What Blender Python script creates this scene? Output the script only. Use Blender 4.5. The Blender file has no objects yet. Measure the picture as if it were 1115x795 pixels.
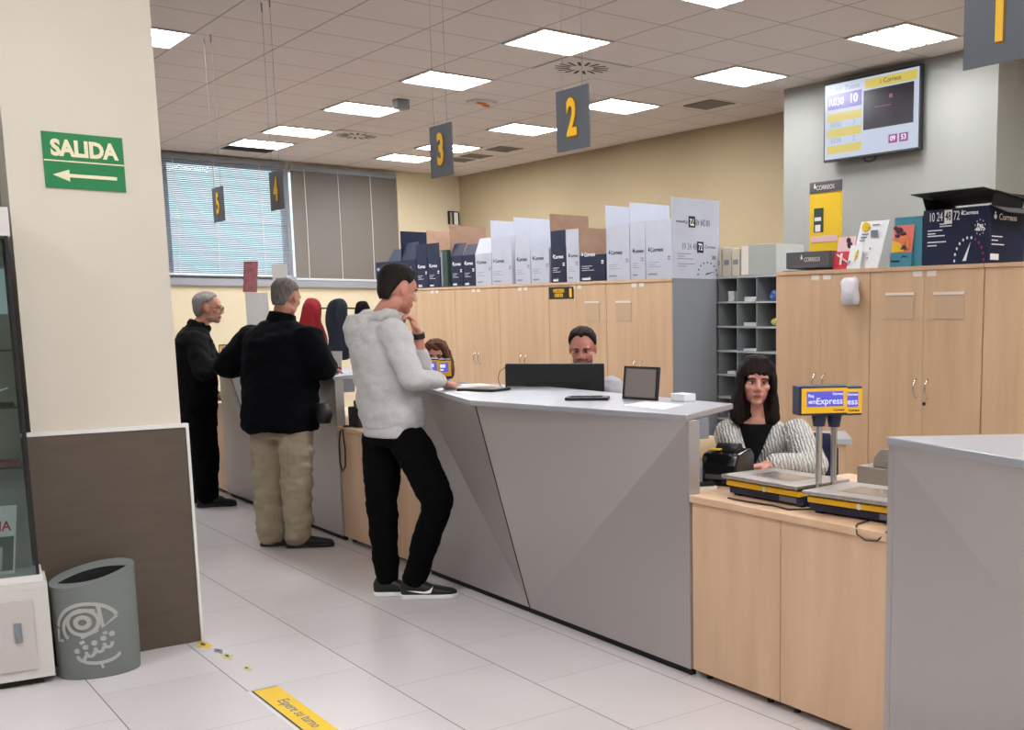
import bpy, bmesh, math, random
from mathutils import Vector, Matrix, noise
random.seed(7)
S = bpy.context.scene
COL = S.collection
PI = math.pi
V = Vector

# ------------------------------------------------------------ materials
def lin(c):
    out = []
    for v in c[:3]:
        v = v / 255.0
        out.append(v / 12.92 if v <= 0.04045 else ((v + 0.055) / 1.055) ** 2.4)
    return (out[0], out[1], out[2], 1.0)

def mat(name, c, rough=0.5, metal=0.0, c2=None, nscale=8.0, nvec=(1, 1, 1), bump=0.0, bscale=60.0, emit=None, es=1.0, spec=0.5, alpha=None, trans=0.0, thr=(0.35, 0.65)):
    m = bpy.data.materials.new(name); m.use_nodes = True
    nt = m.node_tree; b = nt.nodes['Principled BSDF']
    b.inputs['Base Color'].default_value = lin(c)
    b.inputs['Roughness'].default_value = rough
    b.inputs['Metallic'].default_value = metal
    b.inputs['Specular IOR Level'].default_value = spec
    if trans: b.inputs['Transmission Weight'].default_value = trans
    tc = nt.nodes.new('ShaderNodeTexCoord')
    if c2 is not None:
        mp = nt.nodes.new('ShaderNodeMapping'); mp.inputs['Scale'].default_value = nvec
        n = nt.nodes.new('ShaderNodeTexNoise'); n.inputs['Scale'].default_value = nscale; n.inputs['Detail'].default_value = 5
        r = nt.nodes.new('ShaderNodeValToRGB')
        r.color_ramp.elements[0].position = thr[0]; r.color_ramp.elements[0].color = lin(c)
        r.color_ramp.elements[1].position = thr[1]; r.color_ramp.elements[1].color = lin(c2)
        nt.links.new(tc.outputs['Object'], mp.inputs[0]); nt.links.new(mp.outputs[0], n.inputs['Vector'])
        nt.links.new(n.outputs['Fac'], r.inputs[0]); nt.links.new(r.outputs[0], b.inputs['Base Color'])
    if bump:
        n2 = nt.nodes.new('ShaderNodeTexNoise'); n2.inputs['Scale'].default_value = bscale; n2.inputs['Detail'].default_value = 4
        bp = nt.nodes.new('ShaderNodeBump'); bp.inputs['Strength'].default_value = bump; bp.inputs['Distance'].default_value = 0.01
        nt.links.new(tc.outputs['Object'], n2.inputs['Vector']); nt.links.new(n2.outputs['Fac'], bp.inputs['Height'])
        nt.links.new(bp.outputs[0], b.inputs['Normal'])
    if emit:
        b.inputs['Emission Color'].default_value = lin(emit); b.inputs['Emission Strength'].default_value = es
    return m

M = {}
M['cream'] = mat('cream_wall', (210, 201, 184), 0.85, c2=(214, 205, 188), nscale=1.5, bump=0.05, bscale=90)
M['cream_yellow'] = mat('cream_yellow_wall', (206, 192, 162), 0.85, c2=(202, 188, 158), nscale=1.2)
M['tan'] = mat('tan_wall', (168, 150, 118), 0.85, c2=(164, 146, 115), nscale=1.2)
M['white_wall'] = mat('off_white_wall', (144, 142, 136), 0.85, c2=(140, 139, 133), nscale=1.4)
M['trim_white'] = mat('white_trim', (225, 222, 216), 0.4)
M['wainscot'] = mat('brown_wainscot', (84, 72, 61), 0.5, c2=(90, 77, 65), nscale=5, nvec=(1, 1, 6), bump=0.03, bscale=200)
M['maple'] = mat('maple_laminate', (220, 186, 152), 0.42, c2=(205, 168, 133), nscale=3.5, nvec=(3, 3, 0.5), thr=(0.3, 0.75))
M['maple2'] = mat('maple_cabinet', (214, 180, 144), 0.45, c2=(200, 164, 128), nscale=3.0, nvec=(3, 3, 0.4), thr=(0.3, 0.75))
M['maple_edge'] = mat('maple_edge', (196, 152, 118), 0.45)
M['dark_gap'] = mat('dark_gap', (40, 32, 28), 0.8)
M['grey_panel'] = mat('grey_counter_panel', (180, 174, 172), 0.36, 0.5, c2=(177, 172, 170), nscale=300)
M['grey_top'] = mat('grey_counter_top', (172, 173, 178), 0.3, 0.4)
M['chrome'] = mat('chrome', (210, 208, 205), 0.22, 1.0)
M['steel'] = mat('brushed_steel', (190, 184, 178), 0.35, 0.9, c2=(170, 164, 158), nscale=20, nvec=(1, 12, 1))
M['black'] = mat('black_plastic', (22, 22, 24), 0.45)
M['black_matte'] = mat('black_matte', (18, 18, 18), 0.8)
M['black_gloss'] = mat('black_gloss', (16, 16, 18), 0.15)
M['grey_side'] = mat('grey_cabinet_side', (128, 131, 136), 0.55)
M['grey_shelf'] = mat('grey_shelf', (124, 130, 132), 0.55)
M['grey_shelf_edge'] = mat('light_shelf_edge', (176, 180, 182), 0.5)
M['navy_box'] = mat('navy_cardboard', (22, 29, 55), 0.6, c2=(26, 34, 62), nscale=6, spec=0.3)
M['white_box'] = mat('white_cardboard', (184, 187, 198), 0.6, c2=(178, 181, 192), nscale=5)
M['brown_card'] = mat('brown_cardboard', (168, 134, 112), 0.75, c2=(158, 124, 102), nscale=10)
M['dark_card'] = mat('dark_cardboard', (84, 80, 84), 0.7)
M['green_box'] = mat('green_cardboard', (38, 62, 52), 0.6)
M['paper'] = mat('white_paper', (228, 228, 228), 0.7)
M['file_card'] = mat('beige_file_card', (196, 186, 166), 0.7)
M['file_grey'] = mat('grey_file_card', (170, 172, 164), 0.7)
M['ink'] = mat('dark_ink', (34, 36, 50), 0.6)
M['ink_grey'] = mat('grey_ink', (120, 122, 134), 0.6)
M['white_ink'] = mat('white_print', (236, 236, 236), 0.6)
M['yellow'] = mat('yellow_plastic', (244, 190, 28), 0.4)
M['yellow_card'] = mat('yellow_card', (232, 190, 24), 0.55)
M['orange_edge'] = mat('orange_edge', (136, 88, 20), 0.5)
M['sign_grey'] = mat('grey_hanging_sign', (88, 92, 98), 0.45)
M['green_sign'] = mat('green_sign', (14, 122, 66), 0.35)
M['sign_cream'] = mat('luminous_cream', (232, 222, 186), 0.5)
M['navy_plastic'] = mat('navy_plastic', (22, 34, 66), 0.4)
M['navy_fabric'] = mat('navy_fabric', (28, 32, 62), 0.9)
M['bin'] = mat('grey_green_plastic', (116, 121, 117), 0.5, bump=0.02, bscale=300)
M['bin_logo'] = mat('light_grey_print', (172, 172, 166), 0.6)
M['vitrine'] = mat('white_vitrine_metal', (208, 202, 197), 0.45)
M['vitrine_door'] = mat('vitrine_door_metal', (196, 188, 182), 0.5)
M['red'] = mat('red_print', (196, 38, 60), 0.6)
M['pink'] = mat('pink_print', (226, 186, 184), 0.6)
M['teal'] = mat('teal_card', (66, 136, 154), 0.55)
M['coral'] = mat('coral_print', (232, 120, 100), 0.6)
M['plum'] = mat('plum_print', (70, 32, 50), 0.6)
M['orange'] = mat('orange_print', (222, 130, 60), 0.6)
M['magenta'] = mat('magenta_print', (150, 30, 86), 0.6)
M['maroon'] = mat('maroon_card', (142, 84, 88), 0.6, c2=(120, 66, 74), nscale=20)
M['banner_grey'] = mat('pale_card', (178, 176, 172), 0.6)
M['beige_machine'] = mat('grey_machine_plastic', (132, 127, 120), 0.5)
M['wood_chair'] = mat('light_chair_wood', (222, 192, 150), 0.5)
M['bag'] = mat('white_bag', (214, 210, 216), 0.5, bump=0.6, bscale=25)
M['pocket'] = mat('plastic_pocket', (206, 176, 146), 0.12)
M['label'] = mat('white_label', (230, 220, 208), 0.6)
M['vent'] = mat('vent_grey', (138, 130, 124), 0.6)
M['ceil_plate'] = mat('diffuser_plate', (196, 190, 182), 0.6)
M['lamp_frame'] = mat('lamp_frame', (190, 186, 180), 0.4)
M['diffuser'] = mat('lamp_diffuser', (240, 244, 250), 0.4, emit=(244, 247, 252), es=43.5)
M['louvre'] = mat('lamp_louvre', (225, 230, 235), 0.25, 0.6)
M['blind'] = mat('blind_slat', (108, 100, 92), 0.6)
M['blind_lit'] = mat('blind_slat_daylit', (128, 138, 150), 0.5)  # lit copy of the slat material, bluish daylight put into the colour
M['blind_cord'] = mat('blind_cord', (225, 220, 210), 0.6)
M['win_frame'] = mat('window_frame_metal', (205, 208, 212), 0.4)
M['cable'] = mat('black_cable', (26, 24, 24), 0.5)
M['brown_cable'] = mat('brown_cable', (74, 44, 36), 0.5)
M['bottle'] = mat('clear_plastic', (214, 216, 214), 0.1, trans=0.6)
M['blue_bag'] = mat('blue_plastic', (70, 110, 170), 0.4)
M['red_cloth'] = mat('red_cloth', (132, 16, 26), 0.9, bump=0.4, bscale=30)
M['teal_cloth'] = mat('dark_teal_cloth', (18, 28, 40), 0.9, bump=0.4, bscale=30)
M['black_cloth'] = mat('black_cloth', (7, 7, 9), 0.9, bump=0.3, bscale=30, spec=0.15)
M['sill'] = mat('grey_sill', (140, 141, 146), 0.5)
M['smudge'] = mat('sticker_residue', (206, 198, 130), 0.7)

def glass_mat():
    m = bpy.data.materials.new('cabinet_glass'); m.use_nodes = True
    nt = m.node_tree; nt.nodes.clear()
    o = nt.nodes.new('ShaderNodeOutputMaterial'); mx = nt.nodes.new('ShaderNodeMixShader')
    t = nt.nodes.new('ShaderNodeBsdfTransparent'); t.inputs[0].default_value = (0.86, 0.92, 0.9, 1)
    g = nt.nodes.new('ShaderNodeBsdfGlossy'); g.inputs['Roughness'].default_value = 0.04
    f = nt.nodes.new('ShaderNodeFresnel'); f.inputs[0].default_value = 1.5
    nt.links.new(f.outputs[0], mx.inputs[0]); nt.links.new(t.outputs[0], mx.inputs[1]); nt.links.new(g.outputs[0], mx.inputs[2])
    nt.links.new(mx.outputs[0], o.inputs[0]); return m
M['glass'] = glass_mat()

def screen_mat(name, c, es):
    m = mat(name, (10, 10, 12), 0.3, emit=c, es=es); return m
M['scr_white'] = screen_mat('screen_white', (196, 206, 224), 0.9)
M['scr_purple'] = screen_mat('screen_purple', (120, 104, 190), 0.9)
M['scr_yellow'] = screen_mat('screen_yellow', (216, 196, 92), 0.9)
M['scr_dark'] = screen_mat('screen_dark', (26, 14, 30), 0.9)
M['scr_text'] = screen_mat('screen_text_white', (240, 240, 250), 1.0)
M['scr_grey'] = screen_mat('screen_text_grey', (150, 166, 186), 0.9)
M['scr_ink'] = screen_mat('screen_text_dark', (70, 66, 60), 0.9)
M['scr_pink'] = screen_mat('screen_pink', (150, 60, 130), 0.9)
M['scr_spot'] = screen_mat('screen_spot', (170, 100, 100), 0.9)
M['lcd'] = screen_mat('lcd_violet', (96, 92, 214), 1.0)
M['lcd_text'] = screen_mat('lcd_text', (226, 226, 255), 1.1)

def floor_mat():
    m = bpy.data.materials.new('floor_tiles'); m.use_nodes = True
    nt = m.node_tree; b = nt.nodes['Principled BSDF']
    g = nt.nodes.new('ShaderNodeNewGeometry'); sp = nt.nodes.new('ShaderNodeSeparateXYZ')
    nt.links.new(g.outputs['Position'], sp.inputs[0])
    def mth(op, a, b_=None, c=None):
        n = nt.nodes.new('ShaderNodeMath'); n.operation = op
        for i, v in enumerate((a, b_, c)):
            if v is None: continue
            if isinstance(v, (int, float)): n.inputs[i].default_value = v
            else: nt.links.new(v, n.inputs[i])
        return n.outputs[0]
    W, L = 0.4567, 0.684
    u = mth('DIVIDE', mth('SUBTRACT', sp.outputs['X'], 2.222 - 20 * W), W)
    row = mth('FLOOR', u)
    fu = mth('FRACT', u)
    par = mth('MODULO', row, 2.0)              # row with x just over 2.222 -> row 20 -> parity 0 -> joints at 4.53
    off = mth('MULTIPLY', par, 0.5)
    w = mth('ADD', mth('DIVIDE', mth('SUBTRACT', sp.outputs['Y'], 4.53 - 20 * L), L), off)
    fw = mth('FRACT', w)
    du = mth('MULTIPLY', mth('MINIMUM', fu, mth('SUBTRACT', 1.0, fu)), W)
    dw = mth('MULTIPLY', mth('MINIMUM', fw, mth('SUBTRACT', 1.0, fw)), L)
    ju = mth('LESS_THAN', du, 0.0022); jw = mth('LESS_THAN', dw, 0.0013)
    jj = mth('MAXIMUM', ju, mth('MULTIPLY', jw, 0.75))
    wn = nt.nodes.new('ShaderNodeTexWhiteNoise'); wn.noise_dimensions = '2D'
    cb = nt.nodes.new('ShaderNodeCombineXYZ'); nt.links.new(row, cb.inputs[0]); nt.links.new(mth('FLOOR', w), cb.inputs[1])
    nt.links.new(cb.outputs[0], wn.inputs['Vector'])
    ns = nt.nodes.new('ShaderNodeTexNoise'); ns.inputs['Scale'].default_value = 2.2; ns.inputs['Detail'].default_value = 6
    nt.links.new(g.outputs['Position'], ns.inputs['Vector'])
    va = mth('ADD', mth('MULTIPLY', wn.outputs[0], 0.35), mth('MULTIPLY', ns.outputs['Fac'], 0.65))
    mx = nt.nodes.new('ShaderNodeMix'); mx.data_type = 'RGBA'
    mx.inputs[6].default_value = lin((200, 192, 190)); mx.inputs[7].default_value = lin((217, 210, 208))
    nt.links.new(va, mx.inputs[0])
    m2 = nt.nodes.new('ShaderNodeMix'); m2.data_type = 'RGBA'; m2.inputs[7].default_value = lin((96, 88, 86))
    nt.links.new(jj, m2.inputs[0]); nt.links.new(mx.outputs[2], m2.inputs[6]); nt.links.new(m2.outputs[2], b.inputs['Base Color'])
    b.inputs['Roughness'].default_value = 0.34
    return m
M['floor'] = floor_mat()

def ceil_mat():
    m = bpy.data.materials.new('ceiling_tiles'); m.use_nodes = True
    nt = m.node_tree; b = nt.nodes['Principled BSDF']
    g = nt.nodes.new('ShaderNodeNewGeometry'); sp = nt.nodes.new('ShaderNodeSeparateXYZ')
    nt.links.new(g.outputs['Position'], sp.inputs[0])
    def mth(op, a, b_=None):
        n = nt.nodes.new('ShaderNodeMath'); n.operation = op
        for i, v in enumerate((a, b_)):
            if v is None: continue
            if isinstance(v, (int, float)): n.inputs[i].default_value = v
            else: nt.links.new(v, n.inputs[i])
        return n.outputs[0]
    fx = mth('FRACT', mth('DIVIDE', mth('ADD', sp.outputs['X'], 5.3), 0.6))
    fy = mth('FRACT', mth('DIVIDE', mth('ADD', sp.outputs['Y'], 4.94), 0.6))
    ax = mth('MULTIPLY', mth('MINIMUM', fx, mth('SUBTRACT', 1.0, fx)), 0.6)
    ay = mth('MULTIPLY', mth('MINIMUM', fy, mth('SUBTRACT', 1.0, fy)), 0.6)
    j = mth('LESS_THAN', mth('MINIMUM', ax, ay), 0.0065)
    mx = nt.nodes.new('ShaderNodeMix'); mx.data_type = 'RGBA'
    mx.inputs[6].default_value = lin((205, 196, 189)); mx.inputs[7].default_value = lin((152, 143, 137))
    nt.links.new(j, mx.inputs[0]); nt.links.new(mx.outputs[2], b.inputs['Base Color'])
    b.inputs['Roughness'].default_value = 0.9
    return m
M['ceiling'] = ceil_mat()

def skin_mat(name='skin'):
    m = bpy.data.materials.new(name); m.use_nodes = True
    nt = m.node_tree; b = nt.nodes['Principled BSDF']
    a = nt.nodes.new('ShaderNodeAttribute'); a.attribute_name = 'tone'
    nt.links.new(a.outputs['Color'], b.inputs['Base Color'])
    b.inputs['Roughness'].default_value = 0.55
    try:
        b.inputs['Subsurface Weight'].default_value = 0.08; b.inputs['Subsurface Radius'].default_value = (0.01, 0.004, 0.002)
    except Exception: pass
    return m
M['skin'] = skin_mat()

# ------------------------------------------------------------ mesh builder
class MB:
    def __init__(s): s.v = []; s.f = []; s.m = []
    def add(s, vs, fs, mi=0):
        o = len(s.v); s.v += [V(p) for p in vs]; s.f += [[i + o for i in f] for f in fs]; s.m += [mi] * len(fs); return s
    def box(s, x0, x1, y0, y1, z0, z1, mi=0):
        vs = [(x0, y0, z0), (x1, y0, z0), (x1, y1, z0), (x0, y1, z0), (x0, y0, z1), (x1, y0, z1), (x1, y1, z1), (x0, y1, z1)]
        return s.add(vs, [(0, 3, 2, 1), (4, 5, 6, 7), (0, 1, 5, 4), (1, 2, 6, 5), (2, 3, 7, 6), (3, 0, 4, 7)], mi)
    def slab(s, o, a, b, c, mi=0):      # parallelepiped from corner o with edge vectors
        o, a, b, c = V(o), V(a), V(b), V(c)
        vs = [o, o + a, o + a + b, o + b, o + c, o + a + c, o + a + b + c, o + b + c]
        return s.add(vs, [(0, 3, 2, 1), (4, 5, 6, 7), (0, 1, 5, 4), (1, 2, 6, 5), (2, 3, 7, 6), (3, 0, 4, 7)], mi)
    def prism(s, poly, z0, z1, mi=0):   # poly: xy list
        n = len(poly)
        vs = [(x, y, z0) for x, y in poly] + [(x, y, z1) for x, y in poly]
        fs = [list(range(n))[::-1], list(range(n, 2 * n))] + [(i, (i + 1) % n, (i + 1) % n + n, i + n) for i in range(n)]
        return s.add(vs, fs, mi)
    def ext(s, pts, d, mi=0):           # polygon in 3-D extruded by vector d
        n = len(pts); d = V(d)
        vs = [V(p) for p in pts] + [V(p) + d for p in pts]
        fs = [list(range(n))[::-1], list(range(n, 2 * n))] + [(i, (i + 1) % n, (i + 1) % n + n, i + n) for i in range(n)]
        return s.add(vs, fs, mi)
    def cone(s, p, q, r0, r1=None, n=16, mi=0, caps=True):
        r1 = r0 if r1 is None else r1
        p, q = V(p), V(q); d = (q - p); 
        if d.length < 1e-9: return s
        d.normalize(); a = d.orthogonal().normalized(); b = d.cross(a)
        vs = [p + a * math.cos(t) * r0 + b * math.sin(t) * r0 for t in [2 * PI * i / n for i in range(n)]]
        vs += [q + a * math.cos(t) * r1 + b * math.sin(t) * r1 for t in [2 * PI * i / n for i in range(n)]]
        fs = [(i, (i + 1) % n, (i + 1) % n + n, i + n) for i in range(n)]
        if caps: fs += [list(range(n))[::-1], list(range(n, 2 * n))]
        return s.add(vs, fs, mi)
    def tube(s, pts, r, n=8, mi=0):
        pts = [V(p) for p in pts]; N = len(pts); vs = []; prev = None
        for i, p in enumerate(pts):
            d = (pts[min(i + 1, N - 1)] - pts[max(i - 1, 0)]).normalized()
            a = d.orthogonal().normalized() if prev is None else (prev - d * prev.dot(d)).normalized()
            prev = a; b = d.cross(a)
            vs += [p + a * math.cos(2 * PI * k / n) * r + b * math.sin(2 * PI * k / n) * r for k in range(n)]
        fs = []
        for i in range(N - 1):
            for k in range(n):
                fs.append((i * n + k, i * n + (k + 1) % n, (i + 1) * n + (k + 1) % n, (i + 1) * n + k))
        fs += [list(range(n))[::-1], list(range((N - 1) * n, N * n))]
        return s.add(vs, fs, mi)
    def ball(s, c, r, n=20, m=12, mi=0, rot=None):   # r = (rx,ry,rz)
        c = V(c); r = (r, r, r) if isinstance(r, (int, float)) else r
        vs = []; fs = []
        for j in range(m + 1):
            ph = PI * j / m
            for i in range(n):
                t = 2 * PI * i / n
                p = V((r[0] * math.sin(ph) * math.cos(t), r[1] * math.sin(ph) * math.sin(t), r[2] * math.cos(ph)))
                if rot: p = rot @ p
                vs.append(c + p)
        for j in range(m):
            for i in range(n):
                fs.append((j * n + i, (j + 1) * n + i, (j + 1) * n + (i + 1) % n, j * n + (i + 1) % n))
        return s.add(vs, fs, mi)
    def cap(s, p, q, r0, r1, n=16):     # tapered capsule
        s.ball(p, r0, n, 8); s.ball(q, r1, n, 8); return s.cone(p, q, r0, r1, n)
    def loft(s, secs, n=24, e=2.4):     # secs: (center, side halfvec, front halfvec)
        vs = []
        for c, a, b in secs:
            c, a, b = V(c), V(a), V(b)
            for i in range(n):
                t = 2 * PI * i / n; ct, st = math.cos(t), math.sin(t)
                vs.append(c + a * (abs(ct) ** (2 / e) * (1 if ct >= 0 else -1)) + b * (abs(st) ** (2 / e) * (1 if st >= 0 else -1)))
        N = len(secs); fs = []
        for j in range(N - 1):
            for i in range(n):
                fs.append((j * n + i, j * n + (i + 1) % n, (j + 1) * n + (i + 1) % n, (j + 1) * n + i))
        fs += [list(range(n))[::-1], list(range((N - 1) * n, N * n))]
        return s.add(vs, fs)
    def build(s, name, m, parent=None, world=True, smooth=False, label=None, bevel=0.0, merge=0.0, recalc=True):
        me = bpy.data.meshes.new(name)
        vs = s.v
        if parent is not None and world:
            inv = wm(parent).inverted(); vs = [inv @ p for p in vs]
        me.from_pydata([tuple(p) for p in vs], [], s.f); 
        ms = m if isinstance(m, (list, tuple)) else [m]
        for k in ms: me.materials.append(k)
        for i, p in enumerate(me.polygons): p.material_index = s.m[i]
        bm = bmesh.new(); bm.from_mesh(me)
        if merge: bmesh.ops.remove_doubles(bm, verts=bm.verts, dist=merge)
        if recalc: bmesh.ops.recalc_face_normals(bm, faces=bm.faces)
        if bevel:
            es = [e for e in bm.edges if len(e.link_faces) == 2 and e.calc_face_angle(0) > 0.6]
            bmesh.ops.bevel(bm, geom=es, offset=bevel, segments=2, affect='EDGES', profile=0.6)
        if smooth:
            for f in bm.faces: f.smooth = True
        bm.to_mesh(me); bm.free()
        o = bpy.data.objects.new(name, me); COL.objects.link(o)
        if parent is not None: o.parent = parent
        if label: o['label'] = label
        return o

def wm(o):
    mtx = o.matrix_basis.copy()
    while o.parent: o = o.parent; mtx = o.matrix_basis @ mtx
    return mtx
def tag(o, label, cat, group=None):
    o['label'] = label; o['category'] = cat
    if group: o['group'] = group
    return o
def thing(name, label, cat, loc=(0, 0, 0), rz=0.0, group=None):
    o = bpy.data.objects.new(name, None); COL.objects.link(o)
    o.empty_display_size = 0.1; o.location = loc; o.rotation_euler = (0, 0, rz)
    return tag(o, label, cat, group)
def solo(mb, name, m, label, cat, group=None, **kw):   # thing that is one mesh; origin moved to its base
    xs = [p.x for p in mb.v]; ys = [p.y for p in mb.v]; z = min(p.z for p in mb.v)
    c = V(((min(xs) + max(xs)) / 2, (min(ys) + max(ys)) / 2, z))
    mb.v = [p - c for p in mb.v]
    o = mb.build(name, m, None, **kw); o.location = c
    return tag(o, label, cat, group)
def struct(name, mb, m, **kw):
    o = mb.build(name, m, None, **kw); o['kind'] = 'structure'; return o

FONTB = None
def text_mesh(body, size, depth=0.0, align='CENTER', bold=0.0, sx=1.0, line=1.0):
    cu = bpy.data.curves.new('lettering_curve', 'FONT'); cu.body = body; cu.size = size
    cu.extrude = depth; cu.align_x = align; cu.align_y = 'CENTER'; cu.offset = bold; cu.space_line = line; cu.resolution_u = 3
    o = bpy.data.objects.new('lettering_tmp', cu); COL.objects.link(o)
    bpy.context.view_layer.update()
    me = bpy.data.meshes.new_from_object(o.evaluated_get(bpy.context.evaluated_depsgraph_get()))
    bpy.data.objects.remove(o); bpy.data.curves.remove(cu)
    vs = [V((v.co.x * sx, v.co.y, v.co.z)) for v in me.vertices]; fs = [list(p.vertices) for p in me.polygons]
    bpy.data.meshes.remove(me)
    return vs, fs
def lettering(name, body, size, m, parent, at, right, up, lift=0.0015, **kw):
    """letters on a surface: at = centre, right/up = unit directions"""
    right = V(right).normalized(); up = V(up).normalized(); nrm = right.cross(up)
    vs, fs = text_mesh(body, size, depth=0.0006, **kw)
    mb = MB(); mb.add([V(at) + right * v.x + up * v.y + nrm * (v.z + lift) for v in vs], fs)
    return mb.build(name, m, parent, recalc=False)
LEFTY = (0, -1, 0)   # reading direction on faces whose normal is -x  (right = -y)

# ------------------------------------------------------------ room
HC = 3.5
struct('floor', MB().box(-4, 7.9, -3.2, 15.6, -0.1, 0), M['floor'])
cm = MB().box(-4, 7.9, -3.2, 15.6, HC, HC + 0.1)
struct('ceiling', cm, M['ceiling'])
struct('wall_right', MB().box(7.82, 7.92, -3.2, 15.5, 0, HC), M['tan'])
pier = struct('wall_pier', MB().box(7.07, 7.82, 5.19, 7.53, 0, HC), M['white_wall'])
# window wall with an opening
YF = 15.3
wz0, wz1, wx0, wx1 = 1.95, 3.42, 2.0, 6.86
fw = MB().box(-4, 7.82, YF, YF + 0.25, 0, wz0).box(-4, wx0, YF, YF + 0.25, wz0, HC).box(wx1, 7.82, YF, YF + 0.25, wz0, HC).box(wx0, wx1, YF, YF + 0.25, wz1, HC)
struct('wall_far', fw, M['cream_yellow'])
struct('wall_back', MB().box(-4, 7.82, -3.2, -3.1, 0, HC), M['cream'])
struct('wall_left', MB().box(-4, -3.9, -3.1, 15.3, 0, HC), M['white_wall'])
# near pier on the left with wainscot
struct('wall_near_pier', MB().box(0.785, 1.36, 5.42, 6.05, 0, HC), M['cream'])
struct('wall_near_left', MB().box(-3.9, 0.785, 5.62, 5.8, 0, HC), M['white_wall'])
struct('trim_1', MB().box(0.70, 1.372, 5.395, 5.419, 0, 0.995), M['wainscot'], bevel=0.002)
struct('trim_2', MB().box(0.70, 1.384, 5.390, 5.419, 0.995, 1.012).box(1.372, 1.384, 5.390, 5.419, 0, 0.995), M['trim_white'])
struct('baseboard_right', MB().box(7.80, 7.82, -3.1, 15.3, 0, 0.08), M['trim_white'])

# windows: frame, pane
for k, (a, b) in enumerate(((wx0, 3.86), (3.86, 5.34), (5.34, wx1))):
    w = MB().box(a, a + 0.05, YF + 0.08, YF + 0.16, wz0, wz1).box(b - 0.05, b, YF + 0.08, YF + 0.16, wz0, wz1)
    w.box(a + 0.05, b - 0.05, YF + 0.08, YF + 0.16, wz0, wz0 + 0.05).box(a + 0.05, b - 0.05, YF + 0.08, YF + 0.16, wz1 - 0.05, wz1)
    wo = struct('window_%d' % (k + 1), w, M['win_frame'])
    g = MB().box(a + 0.05, b - 0.05, YF + 0.115, YF + 0.12, wz0 + 0.05, wz1 - 0.05); g.build('pane', M['glass'], wo)
struct('trim_3', MB().box(wx0, wx1 + 0.02, YF - 0.05, YF + 0.08, wz0 - 0.09, wz0 - 0.001), M['sill'])

# blinds
def blind(x0, x1, z0, z1, ang, m, label, cords):
    r = thing('venetian_blind', label, 'blind', ((x0 + x1) / 2, YF - 0.045, z0), group='venetian blinds on the far window')
    MB().box(x0, x1, YF - 0.065, YF - 0.02, z1 - 0.03, z1 + 0.03).build('head_rail', M['grey_side'], r)
    MB().box(x0, x1, YF - 0.058, YF - 0.03, z0, z0 + 0.022).build('bottom_rail', M['win_frame'], r)
    sl = MB(); n = int((z1 - z0 - 0.05) / 0.0215); rnd = random.Random(5)
    for i in range(n):
        z = z0 + 0.035 + i * 0.0215
        a = ang + rnd.uniform(-0.05, 0.05)
        dy, dz = math.cos(a) * 0.0125, math.sin(a) * 0.0125
        c = V(((x0 + x1) / 2, YF - 0.044, z))
        jit = rnd.uniform(-0.0012, 0.0012)
        sl.slab((x0 + 0.005, c.y - dy, z - dz + jit), (x1 - x0 - 0.01, 0, -2 * jit), (0, 2 * dy, 2 * dz), (0, -0.0004 * math.sin(a), 0.0006 * math.cos(a) + 0.0002))
    sl.build('slats', m, r)
    for cx in cords:
        MB().tube([(cx, YF - 0.062, z1), (cx + 0.004, YF - 0.062, (z0 + z1) / 2), (cx, YF - 0.062, z0 + 0.01)], 0.0035, 6).build('ladder_cord', M['blind_cord'], r)
    return r
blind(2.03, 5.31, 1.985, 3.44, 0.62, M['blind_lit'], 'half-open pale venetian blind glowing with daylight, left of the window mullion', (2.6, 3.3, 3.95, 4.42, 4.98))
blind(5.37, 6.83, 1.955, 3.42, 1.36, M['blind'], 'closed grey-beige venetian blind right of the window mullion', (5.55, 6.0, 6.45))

# ------------------------------------------------------------ lamps, vents
def luminaire(x, y, label, group='square ceiling lights', louv=False):
    r = thing('ceiling_light', label, 'ceiling light', (x + 0.3, y + 0.3, HC - 0.012), group=group)
    f = MB()
    for a in ((x, x + 0.6, y, y + 0.022), (x, x + 0.6, y + 0.578, y + 0.6), (x, x + 0.022, y + 0.022, y + 0.578), (x + 0.578, x + 0.6, y + 0.022, y + 0.578)):
        f.box(*a, HC - 0.012, HC - 0.0005)
    f.build('frame', M['lamp_frame'], r)
    MB().box(x + 0.022, x + 0.578, y + 0.022, y + 0.578, HC - 0.006, HC - 0.001).build('diffuser', M['diffuser'], r)
    if louv:
        l = MB()
        for k in range(1, 4): l.box(x + 0.02, x + 0.58, y + 0.15 * k - 0.014, y + 0.15 * k + 0.014, HC - 0.011, HC - 0.0065)
        for k in range(1, 10): l.box(x + 0.06 * k - 0.003, x + 0.06 * k + 0.003, y + 0.022, y + 0.578, HC - 0.010, HC - 0.0065)
        l.build('louvre', M['louvre'], r)
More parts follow.
